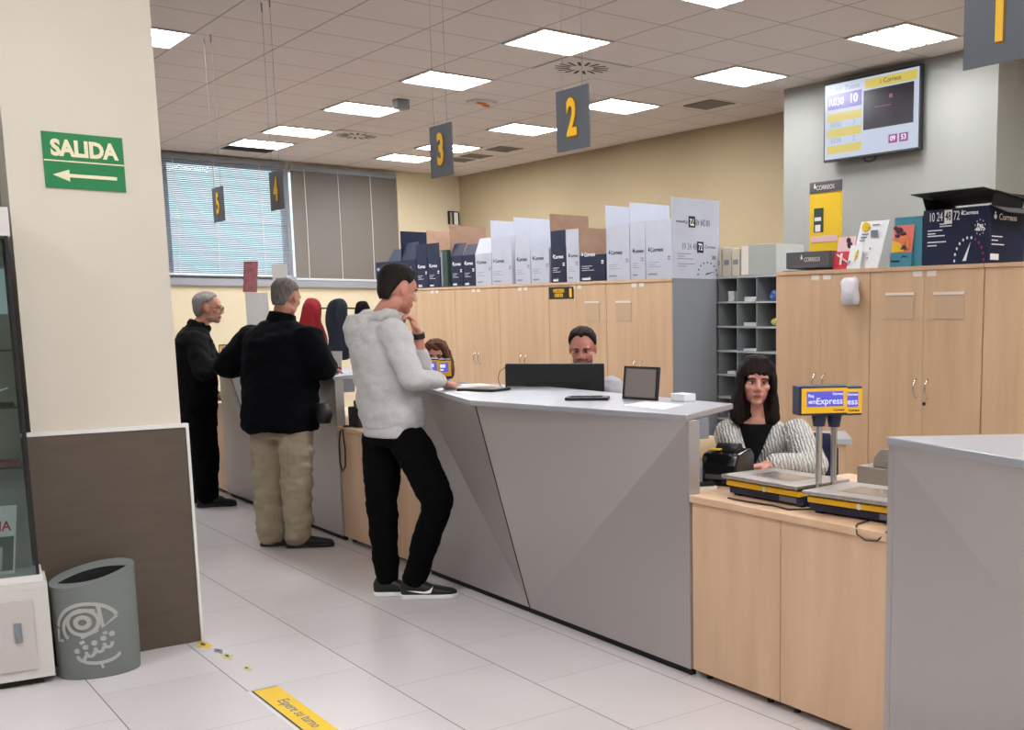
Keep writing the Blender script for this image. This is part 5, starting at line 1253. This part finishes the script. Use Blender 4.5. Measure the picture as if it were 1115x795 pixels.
def base_person(label, J, head, neckr, tone, headk=1.0, hands=(), seated=False, group=None, arm=0.034):
    g = V((J['pel'][0], J['pel'][1], 0))
    b = MB(); head.build(b, J['neck'], neckr)
    torso(b, J, [(0.0, 0.13, 0.09, 0), (0.2, 0.135, 0.09, 0), (0.55, 0.135, 0.09, 0), (0.85, 0.14, 0.085, 0), (0.96, 0.10, 0.06, 0), (1.02, 0.05, 0.05, 0)])
    for q in 'rl':
        limb(b, [J[q + 'sh'], J[q + 'elb'], J[q + 'wr']], [0.045, 0.036, 0.026], 12)
        limb(b, [J[q + 'hip'], J[q + 'kn'], J[q + 'an']], [0.07, 0.05, 0.034], 12)
        d = V(J['toe_' + q] if 'toe_' + q in J else J['toe']); a = V(J[q + 'an']); d = V((d.x, d.y, 0)).normalized()
        b.cap(a, V((a.x, a.y, 0.06)) + d * 0.05, 0.03, 0.022, 10)
    for h in hands: hand(b, *h[0], **h[1])
    root = thing('person_tmp', label, 'person', g)
    o = organic(b, 'person', M['skin'], None, 0.0055, 2, tone=tone)
    bpy.data.objects.remove(root)
    for v in o.data.vertices: v.co -= g
    o.location = g
    tag(o, label, 'person', group)
    return o

CL = {}
CL['hoodie'] = mat('grey_marl_hoodie', (196, 194, 192), 0.95, c2=(184, 182, 181), nscale=120, bump=0.15, bscale=200)
CL['black'] = mat('black_trousers', (7, 7, 8), 0.95, bump=0.1, bscale=60, spec=0.1)
CL['coat'] = mat('black_coat', (8, 8, 9), 0.85, bump=0.1, bscale=80, spec=0.15)
CL['navyjacket'] = mat('dark_navy_jacket', (6, 8, 13), 0.9, bump=0.1, bscale=80, spec=0.12)
CL['beige'] = mat('beige_trousers', (170, 157, 134), 0.9, c2=(158, 145, 123), nscale=12, bump=0.2, bscale=60)
CL['shirt'] = mat('grey_sweater', (172, 170, 178), 0.9, bump=0.2, bscale=150)
CL['lilac'] = mat('lilac_top', (150, 146, 160), 0.9)
CL['blackshoe'] = mat('black_shoe', (18, 17, 18), 0.5)
def knit_mat():
    m = bpy.data.materials.new('ribbed_knit'); m.use_nodes = True
    nt = m.node_tree; b = nt.nodes['Principled BSDF']; b.inputs['Roughness'].default_value = 0.95
    tc = nt.nodes.new('ShaderNodeTexCoord'); mp = nt.nodes.new('ShaderNodeMapping'); mp.inputs['Rotation'].default_value = (0, 0.25, 0.65)
    w = nt.nodes.new('ShaderNodeTexWave'); w.inputs['Scale'].default_value = 20; w.inputs['Distortion'].default_value = 5.0; w.inputs['Detail'].default_value = 3; w.inputs['Detail Scale'].default_value = 2.0
    r = nt.nodes.new('ShaderNodeValToRGB'); r.color_ramp.elements[0].color = lin((150, 146, 140)); r.color_ramp.elements[1].color = lin((208, 204, 198)); r.color_ramp.elements[1].position = 0.6
    bp = nt.nodes.new('ShaderNodeBump'); bp.inputs['Strength'].default_value = 0.8; bp.inputs['Distance'].default_value = 0.01
    nt.links.new(tc.outputs['Object'], mp.inputs[0]); nt.links.new(mp.outputs[0], w.inputs['Vector']); nt.links.new(w.outputs['Fac'], r.inputs[0])
    nt.links.new(r.outputs[0], b.inputs['Base Color']); nt.links.new(w.outputs['Fac'], bp.inputs['Height']); nt.links.new(bp.outputs[0], b.inputs['Normal'])
    return m
CL['knit'] = knit_mat()
WR = [(0.012, (9, 9, 14), 0.0), (0.006, (22, 22, 30), 3.0)]
WR2 = [(0.010, (8, 8, 12), 5.0), (0.005, (24, 24, 34), 1.0)]

# --- man in the light hoodie leaning on the middle counter
J = dict(neck=(2.46, 5.745, 1.475), rsh=(2.43, 5.545, 1.405), lsh=(2.55, 5.91, 1.41), relb=(2.41, 5.34, 1.17), rwr=(2.60, 5.45, 1.145), lelb=(2.66, 5.70, 1.165), lwr=(2.615, 5.65, 1.395),
         pel=(2.44, 5.62, 0.93), rhip=(2.46, 5.525, 0.88), lhip=(2.41, 5.70, 0.88), rkn=(2.53, 5.31, 0.54), lkn=(2.375, 5.66, 0.48), ran=(2.455, 5.475, 0.095), lan=(2.37, 5.625, 0.095), toe=(0.80, -0.60))
J['relb'] = (2.44, 5.36, 1.17); J['rwr'] = (2.66, 5.50, 1.145)
J['neck'] = (2.46, 5.745, 1.475)
h = Head((2.53, 5.68, 1.625), 0.08, -0.22, 0.0)
p1 = base_person('man in a light grey hoodie and black trousers leaning on the middle counter', J, h, 0.06, h.tone((206, 142, 122), stubble=(176, 118, 102)),
   hands=[(((2.665, 5.503, 1.135), (0.9, 0.3, -0.12), (0, 0, -1), -1), dict(curl=0.18)), ((J['lwr'], (-0.35, 0.05, 0.93), (-0.85, 0.1, 0.2), 1), dict(curl=0.9))])
h.details(p1, brow=(34, 26, 22))
h.hair_cap(hair_mat('dark_brown_hair', (24, 20, 18), (36, 30, 27)), p1, lambda a: 36 if a < 32 else (36 - (a - 32) * 0.8 if a < 74 else (8 + 4 * math.sin(math.radians((a - 74) * 7.5)) if a < 98 else max(-62, 8 - (a - 98) * 1.8))), lambda a, e: 0.020 + 0.006 * (e > 40), seed=1.0)
b = MB()
torso(b, J, [(-0.05, 0.175, 0.135, 0.0), (0.08, 0.19, 0.145, 0), (0.35, 0.19, 0.145, -0.01), (0.62, 0.20, 0.155, -0.02), (0.82, 0.205, 0.145, -0.035), (0.93, 0.165, 0.11, -0.03), (1.0, 0.09, 0.085, 0.0)])
limb(b, [J['rsh'], J['relb'], (2.63, 5.475, 1.155)], [0.082, 0.066, 0.044]); limb(b, [J['lsh'], J['lelb'], (2.635, 5.67, 1.29)], [0.08, 0.058, 0.042])
hd = organic(b, 'hoodie', CL['hoodie'], p1, 0.009, 6, disp=WR)
b = MB(); nk = V(J['neck'])      # hood lying on the back
for k in range(9):
    a = math.radians(-70 + 40 * k); f = V((math.cos(0.1 + PI + a * 0.55), math.sin(0.1 + PI + a * 0.55), 0))
fdir = V((0.99, 0.08, 0)); rdir = V((0.08, -0.99, 0))
for t in [i / 12 for i in range(13)]:
    a = math.radians(-150 + 300 * t); c = nk + (-fdir * math.cos(a) * 0.085 + rdir * math.sin(a) * 0.095) + V((0, 0, 0.02 - 0.02 * math.cos(a) - 0.05 * max(0, -math.cos(a))))
    b.ball(c, 0.041 - 0.008 * abs(t - 0.5), 12, 8)
b.loft([(nk - fdir * 0.13 + V((0, 0, 0.02)), rdir * 0.09, fdir * 0.05), (nk - fdir * 0.15 + V((0, 0, -0.05)), rdir * 0.11, fdir * 0.055), (nk - fdir * 0.155 + V((0, 0, -0.13)), rdir * 0.085, fdir * 0.04), (nk - fdir * 0.15 + V((0, 0, -0.20)), rdir * 0.03, fdir * 0.02)], 20, 2)
organic(b, 'hood', CL['hoodie'], hd, 0.008, 4, disp=[(0.008, (20, 20, 20), 0)])
b = MB(); torso(b, J, [(-0.13, 0.168, 0.13, 0.0), (-0.08, 0.172, 0.134, 0.0), (0.0, 0.17, 0.13, 0)]); organic(b, 'hem_band', CL['hoodie'], hd, 0.008, 2)
b = MB(); b.cone((2.632, 5.478, 1.152), (2.662, 5.499, 1.147), 0.041, 0.036, 16); b.build('cuff', CL['hoodie'], hd, smooth=True)
b = MB(); torso(b, J, [(-0.22, 0.155, 0.11, 0), (-0.10, 0.155, 0.115, -0.01), (-0.02, 0.13, 0.095, 0)])
limb(b, [lerp(J['rhip'], J['rkn'], 0.12), lerp(J['rhip'], J['rkn'], 0.5), J['rkn'], lerp(J['rkn'], J['ran'], 0.45), (J['ran'][0], J['ran'][1], 0.105)], [0.10, 0.098, 0.082, 0.074, 0.062])
limb(b, [lerp(J['lhip'], J['lkn'], 0.12), lerp(J['lhip'], J['lkn'], 0.5), J['lkn'], lerp(J['lkn'], J['lan'], 0.45), (J['lan'][0], J['lan'][1], 0.11)], [0.10, 0.098, 0.082, 0.072, 0.062])
organic(b, 'trousers', CL['black'], p1, 0.009, 5, disp=WR2)
shoe(J['ran'], J['toe'], 0.29, CL['blackshoe'], p1, 'white_ink', swoosh=True); shoe(J['lan'], (0.78, -0.62), 0.28, CL['blackshoe'], p1, 'white_ink')
b = MB(); b.cone(lerp(J['lwr'], J['lelb'], 0.10), lerp(J['lwr'], J['lelb'], -0.02), 0.036, 0.034, 18); b.build('wristwatch', M['black'], p1)

# --- man in the navy jacket and beige trousers, back to the camera
J = dict(neck=(2.52, 7.49, 1.44), lsh=(2.41, 7.66, 1.36), rsh=(2.61, 7.28, 1.36), lelb=(2.24, 7.72, 1.16), lwr=(2.42, 7.95, 1.13), relb=(2.66, 7.16, 1.16), rwr=(2.80, 7.42, 1.135),
         pel=(2.46, 7.41, 0.87), lhip=(2.395, 7.48, 0.82), rhip=(2.51, 7.30, 0.82), lkn=(2.36, 7.42, 0.42), rkn=(2.48, 7.24, 0.42), lan=(2.345, 7.37, 0.09), ran=(2.45, 7.20, 0.09), toe=(0.9, -0.2))
J['toe_l'] = (0.8, -0.45); J['toe_r'] = (0.85, -0.5)
h = Head((2.56, 7.47, 1.605), 0.60, -0.22, 0.0)
p2 = base_person('grey-haired man in dark navy jacket and beige trousers, seen from behind', J, h, 0.058, h.tone((190, 134, 112)),
   hands=[((J['rwr'], (0.5, 0.85, -0.05), (0, 0, -1), -1), dict(curl=0.3)), ((J['lwr'], (0.9, 0.4, -0.05), (0, 0, -1), 1), dict(curl=0.3))])
h.details(p2, brow=(110, 104, 100))
h.hair_cap(hair_mat('short_grey_hair', (92, 86, 82), (124, 118, 114)), p2, lambda a: 48 if a < 38 else (48 - (a - 38) * 1.0 if a < 78 else (8 if a < 98 else max(-62, 8 - (a - 98) * 1.8))), lambda a, e: 0.011, amp=0.003, seed=4.0)
b = MB()
torso(b, J, [(-0.22, 0.235, 0.19, 0.0), (-0.15, 0.245, 0.20, 0.0), (-0.05, 0.25, 0.20, 0), (0.3, 0.25, 0.185, 0), (0.62, 0.255, 0.175, -0.01), (0.78, 0.265, 0.155, -0.02), (0.88, 0.245, 0.135, -0.02), (0.95, 0.19, 0.115, -0.015), (1.03, 0.105, 0.092, 0.0)], e=2.3)
limb(b, [lerp(J['rsh'], J['relb'], 0.1), J['relb'], (2.78, 7.39, 1.15)], [0.098, 0.085, 0.062]); limb(b, [lerp(J['lsh'], J['lelb'], 0.1), J['lelb'], (2.40, 7.92, 1.145)], [0.098, 0.085, 0.062])
jk = organic(b, 'jacket', CL['navyjacket'], p2, 0.010, 14, disp=WR)
b = MB(); nk = V(J['neck']); b.cone(nk + V((-0.005, -0.01, -0.03)), nk + V((0.015, -0.005, 0.065)), 0.098, 0.082, 22); organic(b, 'collar', CL['navyjacket'], jk, 0.008, 3, disp=[(0.005, (25, 25, 25), 0)])
b = MB(); torso(b, J, [(-0.30, 0.165, 0.13, 0), (-0.12, 0.165, 0.13, 0), (-0.06, 0.14, 0.11, 0)])
for q in 'rl': limb(b, [lerp(J[q + 'hip'], J[q + 'kn'], 0.12), lerp(J[q + 'hip'], J[q + 'kn'], 0.5), J[q + 'kn'], lerp(J[q + 'kn'], J[q + 'an'], 0.5), (J[q + 'an'][0], J[q + 'an'][1], 0.10)], [0.105, 0.106, 0.097, 0.092, 0.09])
organic(b, 'trousers', CL['beige'], p2, 0.009, 4, disp=[(0.016, (7, 7, 13), 0.0), (0.009, (16, 16, 34), 3.0)])
shoe(J['ran'], J['toe_r'], 0.29, CL['blackshoe'], p2); shoe(J['lan'], J['toe_l'], 0.29, CL['blackshoe'], p2)
OFS = V((-0.055, 0.06, 0.0)); b = MB().loft([((2.70, 7.09, 0.80), (0.03, -0.02, 0), (0.02, 0.03, 0)), ((2.70, 7.09, 0.86), (0.045, -0.03, 0), (0.025, 0.035, 0)), ((2.69, 7.09, 0.93), (0.03, -0.02, 0), (0.02, 0.03, 0))], 16, 2.2)
b.v = [v_ + OFS for v_ in b.v]
solo(b, 'shoulder_bag', M['black'], 'small black pouch hanging at the right side of the man in the navy jacket', 'pouch', smooth=True)

# --- man with glasses in black, far left
J = dict(neck=(2.51, 9.36, 1.385), rsh=(2.46, 9.20, 1.29), lsh=(2.56, 9.56, 1.29), relb=(2.45, 9.06, 1.06), rwr=(2.68, 9.10, 1.13), lelb=(2.66, 9.50, 1.12), lwr=(2.82, 9.30, 1.135),
         pel=(2.47, 9.36, 0.80), rhip=(2.47, 9.27, 0.76), lhip=(2.47, 9.45, 0.76), rkn=(2.48, 9.22, 0.42), lkn=(2.47, 9.44, 0.42), ran=(2.46, 9.22, 0.09), lan=(2.44, 9.46, 0.09), toe=(0.9, -0.3))
h = Head((2.60, 9.33, 1.545), -0.38, -0.05, 0.0)
p3 = base_person('grey-haired man with glasses in a black coat at the far counter, facing right', J, h, 0.055, h.tone((186, 130, 106), stubble=(150, 122, 108)),
   hands=[(((2.685, 9.102, 1.135), (0.9, 0.1, -0.05), (0, 0, -1), -1), dict(curl=0.25)), ((J['lwr'], (0.8, -0.5, 0), (0, 0, -1), 1), dict(curl=0.25))])
h.details(p3, brow=(100, 96, 92))
h.hair_cap(hair_mat('grey_hair', (112, 108, 104), (150, 146, 142)), p3, lambda a: 44 if a < 38 else (44 - (a - 38) * 0.9 if a < 78 else (8 if a < 98 else max(-62, 8 - (a - 98) * 1.8))), lambda a, e: 0.015, seed=7.0)
g = MB()
for q in (-1, 1): g.tube([h.p(q * 0.033 + 0.024 * math.cos(a), 0.103, 0.0 + 0.017 * math.sin(a)) for a in [2 * PI * i / 16 for i in range(17)]], 0.0018, 6)
g.tube([h.p(-0.009, 0.105, 0.004), h.p(0.009, 0.105, 0.004)], 0.0018, 6)
for q in (-1, 1): g.tube([h.p(q * 0.057, 0.102, 0.004), h.p(q * 0.078, 0.06, 0.006), h.p(q * 0.082, 0.0, 0.006)], 0.002, 6)
g.build('glasses', M['black'], p3)
b = MB()
torso(b, J, [(-0.30, 0.18, 0.145, 0.0), (0.0, 0.19, 0.15, 0), (0.3, 0.195, 0.15, 0), (0.62, 0.205, 0.15, -0.01), (0.82, 0.20, 0.145, -0.025), (0.94, 0.155, 0.115, -0.02), (1.03, 0.09, 0.09, 0.0)], e=2.4)
limb(b, [J['rsh'], J['relb'], (2.65, 9.09, 1.14)], [0.085, 0.072, 0.055]); limb(b, [J['lsh'], J['lelb'], (2.79, 9.33, 1.14)], [0.085, 0.072, 0.055])
jk = organic(b, 'coat', CL['coat'], p3, 0.010, 6, disp=WR)
b = MB(); nk = V(J['neck']); b.cone(nk + V((0.0, 0.0, -0.03)), nk + V((0.03, -0.005, 0.05)), 0.095, 0.078, 22); organic(b, 'scarf', M['black_cloth'], jk, 0.008, 3, disp=[(0.012, (30, 30, 30), 0)])
b = MB(); torso(b, J, [(-0.34, 0.15, 0.12, 0), (-0.12, 0.16, 0.13, 0), (0.03, 0.14, 0.12, 0)])
for q in 'rl': limb(b, [J[q + 'hip'], J[q + 'kn'], (J[q + 'an'][0], J[q + 'an'][1], 0.10)], [0.115, 0.095, 0.085])
organic(b, 'trousers', CL['black'], p3, 0.010, 4, disp=WR2)
shoe(J['ran'], (0.9, -0.35), 0.28, CL['blackshoe'], p3); shoe(J['lan'], (0.9, -0.35), 0.28, CL['blackshoe'], p3)

# --- seated woman in the grey ribbed sweater
J = dict(neck=(3.60, 4.015, 0.985), rsh=(3.49, 4.10, 0.915), lsh=(3.705, 3.85, 0.915), relb=(3.43, 3.985, 0.805), rwr=(3.22, 3.86, 0.825), lelb=(3.60, 3.62, 0.80), lwr=(3.33, 3.63, 0.825),
         pel=(3.76, 4.12, 0.56), rhip=(3.69, 4.18, 0.54), lhip=(3.81, 4.05, 0.54), rkn=(3.42, 4.0, 0.50), lkn=(3.52, 3.78, 0.50), ran=(3.46, 3.98, 0.09), lan=(3.56, 3.80, 0.09), toe=(-0.7, -0.5))
h = Head((3.57, 3.99, 1.175), math.radians(-126), -0.04, 0.05, 0.97)
p4 = base_person('seated dark-haired woman in a light grey ribbed sweater looking at the camera', J, h, 0.048, h.tone((206, 146, 128), lips=(140, 60, 60)),
   hands=[((J['rwr'], (-0.2, -0.95, -0.1), (0, 0, -1), -1), dict(curl=0.35, k=0.9)), ((J['lwr'], (-0.75, 0.6, -0.1), (0, 0, -1), 1), dict(curl=0.35, k=0.9))])
h.details(p4, brow=(46, 26, 22))
hb = hair_mat('dark_brown_long_hair', (16, 9, 8), (32, 17, 15), 0.4)
b = MB()
h.ball(b, 0, -0.022, 0.045, 0.090, 0.100, 0.090, 28, 18)
b.loft([(h.p(0, -0.045, 0.04), h.r * 0.092, h.f * 0.072), (h.p(0, -0.05, -0.03), h.r * 0.105, h.f * 0.07), (h.p(0, -0.05, -0.11), h.r * 0.118, h.f * 0.062), (h.p(0, -0.045, -0.19), h.r * 0.115, h.f * 0.05), (h.p(0, -0.04, -0.225), h.r * 0.09, h.f * 0.03)], 28, 2.2)
for q in (-1, 1):
    b.loft([(h.p(q * 0.030, 0.052, 0.112), h.r * 0.028, h.f * 0.020), (h.p(q * 0.062, 0.056, 0.075), h.r * 0.024, h.f * 0.026), (h.p(q * 0.079, 0.040, 0.02), h.r * 0.016, h.f * 0.034), (h.p(q * 0.086, 0.026, -0.05), h.r * 0.020, h.f * 0.038), (h.p(q * 0.092, 0.022, -0.12), h.r * 0.030, h.f * 0.04), (h.p(q * 0.088, 0.022, -0.18), h.r * 0.036, h.f * 0.038), (h.p(q * 0.078, 0.02, -0.215), h.r * 0.024, h.f * 0.024)], 20, 2)
for k in range(9):
    x = -0.052 + 0.013 * k
    b.cap(h.p(x * 0.7, 0.062, 0.110), h.p(x * 1.15, 0.094 - abs(x) * 0.38, 0.050 + 0.008 * (k % 2) - abs(x) * 0.15), 0.015, 0.0095, 10)
organic(b, 'hair', hb, p4, 0.006, 2, disp=[(0.006, (60, 60, 12), 0), (0.004, (25, 25, 25), 2)])
for q in (-1, 1):
    MB().tube([h.p(q * 0.086, 0.008 + 0.014 * math.cos(a), -0.052 + 0.018 * math.sin(a)) for a in [2 * PI * i / 14 for i in range(15)]], 0.0014, 6).build('earring', M['chrome'], p4)
b = MB()
torso(b, J, [(-0.1, 0.20, 0.16, 0.0), (0.2, 0.20, 0.155, 0.01), (0.5, 0.195, 0.15, 0.025), (0.72, 0.20, 0.14, 0.02), (0.86, 0.19, 0.11, 0.0), (0.95, 0.13, 0.08, -0.015), (0.98, 0.10, 0.06, -0.03)], e=2.3)
limb(b, [J['rsh'], J['relb'], (3.225, 3.87, 0.83)], [0.078, 0.068, 0.045]); limb(b, [J['lsh'], J['lelb'], (3.35, 3.63, 0.83)], [0.080, 0.070, 0.045])
sw = organic(b, 'sweater', CL['knit'], p4, 0.008, 5, disp=[(0.010, (12, 12, 12), 0)])
# black top in the V neck
fw_ = V((-0.76, -0.65, 0)).normalized(); rt = fw_.cross(V((0, 0, 1))); nk = V(J['neck'])
b = MB(); tip = V((nk.x, nk.y, 0)) + fw_ * 0.178 + V((0, 0, 0.765)); a_ = nk + fw_ * 0.055 + rt * 0.085 + V((0, 0, -0.015)); c_ = nk + fw_ * 0.055 - rt * 0.085 + V((0, 0, -0.015))
mid = nk + fw_ * 0.135 + V((0, 0, -0.075)); vs = []
N_ = 8
rows = []
for i in range(N_ + 1):
    t = i / N_; l = a_ * (1 - t) + (tip) * t; r_ = c_ * (1 - t) + tip * t; row = []
    for j in range(7):
        s_ = j / 6; q = l * (1 - s_) + r_ * s_ + fw_ * (0.05 * math.sin(PI * s_) * (1 - t) + 0.022 * math.sin(PI * t)) ; row.append(q)
    rows.append(row)
vs = [q for row in rows for q in row]; n0 = len(vs); vs += [q - fw_ * 0.03 for q in vs]; fs = []
for i in range(N_):
    for j in range(6):
        k = i * 7 + j; fs.append((k, k + 1, k + 8, k + 7)); fs.append((k + n0, k + 7 + n0, k + 8 + n0, k + 1 + n0))
b.add(vs, fs); b.build('black_top', M['black_cloth'], p4, smooth=True, recalc=False)
b = MB(); torso(b, J, [(-0.2, 0.17, 0.13, 0), (0.0, 0.18, 0.15, 0), (0.1, 0.17, 0.14, 0)])
for q in 'rl': limb(b, [J[q + 'hip'], J[q + 'kn'], (J[q + 'an'][0], J[q + 'an'][1], 0.10)], [0.10, 0.08, 0.06])
organic(b, 'trousers', CL['black'], p4, 0.010, 4)
shoe(J['ran'], J['toe'], 0.25, CL['blackshoe'], p4); shoe(J['lan'], J['toe'], 0.25, CL['blackshoe'], p4)

def seated(label, hc, yaw, pitch, skin, k=1.0, stub=None):
    f = V((math.cos(yaw), math.sin(yaw), 0)); r = f.cross(V((0, 0, 1))); c = V((hc[0], hc[1], 0)) - f * 0.06
    z = hc[2]; J = dict(neck=c + V((0, 0, z - 0.185)), rsh=c + r * 0.165 + V((0, 0, z - 0.25)), lsh=c - r * 0.165 + V((0, 0, z - 0.25)))
    J['relb'] = c + r * 0.24 + f * 0.10 + V((0, 0, z - 0.50)); J['lelb'] = c - r * 0.24 + f * 0.10 + V((0, 0, z - 0.50))
    J['rwr'] = c + r * 0.13 + f * 0.30 + V((0, 0, 0.83)); J['lwr'] = c - r * 0.13 + f * 0.30 + V((0, 0, 0.83))
    if z - 0.5 < 0.80: J['relb'].z = 0.81; J['lelb'].z = 0.81
    b0 = c - f * 0.08; J['pel'] = b0 + V((0, 0, 0.58))
    J['rhip'] = b0 + r * 0.09 + V((0, 0, 0.56)); J['lhip'] = b0 - r * 0.09 + V((0, 0, 0.56))
    J['rkn'] = b0 + r * 0.12 + f * 0.36 + V((0, 0, 0.52)); J['lkn'] = b0 - r * 0.12 + f * 0.36 + V((0, 0, 0.52))
    J['ran'] = b0 + r * 0.12 + f * 0.30 + V((0, 0, 0.09)); J['lan'] = b0 - r * 0.12 + f * 0.30 + V((0, 0, 0.09)); J['toe'] = f
    J = {k_: tuple(v) for k_, v in J.items()}
    h = Head(hc, yaw, pitch, 0.0, k)
    p = base_person(label, J, h, 0.055 * k, h.tone(skin, stubble=stub), hands=[((J['rwr'], f, (0, 0, -1), -1), dict(curl=0.3)), ((J['lwr'], f, (0, 0, -1), 1), dict(curl=0.3))])
    h.details(p); return p, h, J, f, r
def seated_clothes(p, J, m, k=1.0):
    b = MB(); torso(b, J, [(-0.1, 0.18 * k, 0.15, 0.0), (0.3, 0.18 * k, 0.145, 0.0), (0.7, 0.195 * k, 0.14, 0.0), (0.86, 0.19 * k, 0.12, -0.01), (0.96, 0.13 * k, 0.09, -0.01), (1.02, 0.075, 0.075, 0.0)])
    for q in 'rl': limb(b, [J[q + 'sh'], J[q + 'elb'], lerp(J[q + 'elb'], J[q + 'wr'], 0.88)], [0.08 * k, 0.066 * k, 0.045])
    organic(b, 'sweater', m, p, 0.009, 5, disp=WR)
    b = MB(); torso(b, J, [(-0.2, 0.16, 0.13, 0), (0.0, 0.17, 0.14, 0), (0.1, 0.16, 0.13, 0)])
    for q in 'rl': limb(b, [J[q + 'hip'], J[q + 'kn'], (J[q + 'an'][0], J[q + 'an'][1], 0.10)], [0.10, 0.085, 0.065])
    organic(b, 'trousers', CL['black'], p, 0.011, 4)
    for q in 'rl': shoe(J[q + 'an'], J['toe'], 0.26, CL['blackshoe'], p)
p5, h, J, f, r_ = seated('bearded dark-haired man in a grey sweater seated behind the black computer monitor', (3.71, 5.735, 1.29), math.radians(-129), -0.22, (200, 136, 120), 1.0, stub=(70, 50, 45))
h.hair_cap(hair_mat('dark_short_hair', (28, 20, 18), (46, 34, 30)), p5, lambda a: 38 + 8 * math.sin(math.radians(a * 4)) if a < 45 else (38 - (a - 45) * 1.3 if a < 80 else max(-60, -7 - (a - 80) * 0.7)), lambda a, e: 0.017 + 0.004 * (e > 40), seed=11.0)
seated_clothes(p5, J, CL['shirt'])
p6, h, J, f, r_ = seated('brown-haired woman peeking over two small scale displays beside the hoodie man', (3.55, 7.385, 1.20), math.radians(-122), -0.1, (198, 140, 122), 0.95)
seated_clothes(p6, J, CL['lilac'], 0.85)
b = MB()
h.ball(b, 0, -0.02, 0.045, 0.092, 0.102, 0.090, 28, 18)
b.loft([(h.p(0, -0.045, 0.04), h.r * 0.095, h.f * 0.072), (h.p(0, -0.05, -0.04), h.r * 0.112, h.f * 0.07), (h.p(0, -0.05, -0.12), h.r * 0.118, h.f * 0.06), (h.p(0, -0.045, -0.17), h.r * 0.10, h.f * 0.04)], 28, 2.2)
for q in (-1, 1):
    b.loft([(h.p(q * 0.030, 0.052, 0.112), h.r * 0.03, h.f * 0.022), (h.p(q * 0.060, 0.058, 0.07), h.r * 0.026, h.f * 0.026), (h.p(q * 0.080, 0.042, 0.01), h.r * 0.018, h.f * 0.034), (h.p(q * 0.092, 0.03, -0.06), h.r * 0.024, h.f * 0.038), (h.p(q * 0.095, 0.02, -0.13), h.r * 0.03, h.f * 0.034), (h.p(q * 0.09, 0.02, -0.165), h.r * 0.02, h.f * 0.02)], 20, 2)
b.cap(h.p(0.05, 0.06, 0.10), h.p(-0.02, 0.088, 0.065), 0.02, 0.01, 12)
organic(b, 'hair', hair_mat('chestnut_hair', (74, 44, 30), (100, 62, 42), 0.45), p6, 0.006, 2, disp=[(0.006, (60, 60, 12), 0)])

# ------------------------------------------------------------ daylight, camera, colour management
w = bpy.data.worlds.new('World'); S.world = w; w.use_nodes = True
nt = w.node_tree; bg = nt.nodes['Background']
bg.inputs['Color'].default_value = (0.80, 0.90, 1.0, 1.0); bg.inputs['Strength'].default_value = 2.0

cam = bpy.data.cameras.new('camera'); co = bpy.data.objects.new('camera', cam); COL.objects.link(co)
cam.sensor_fit = 'HORIZONTAL'; cam.sensor_width = 36.0; cam.lens = 1200.0 / 1115.0 * 36.0
cam.shift_x = (557.5 - 818.0) / 1115.0; cam.shift_y = (514.0 - 397.5) / 1115.0
cam.clip_start = 0.05; cam.clip_end = 100
rx = V((0.748438, -0.663204, -0.00048)); dn = V((-0.0946104, -0.106052, -0.98985)); fwv = V((0.656421, 0.740887, -0.14212))
rx.normalize(); fwv = (fwv - rx * fwv.dot(rx)).normalized(); up = rx.cross(fwv)
mt = Matrix((rx, up, -fwv)).transposed().to_4x4(); mt.translation = V((0, 0, 1.5)); co.matrix_world = mt
S.camera = co
S.view_settings.view_transform = 'Standard'; S.view_settings.look = 'None'; S.view_settings.gamma = 1.0
S.view_settings.use_curve_mapping = False; S.view_settings.exposure = 0.0
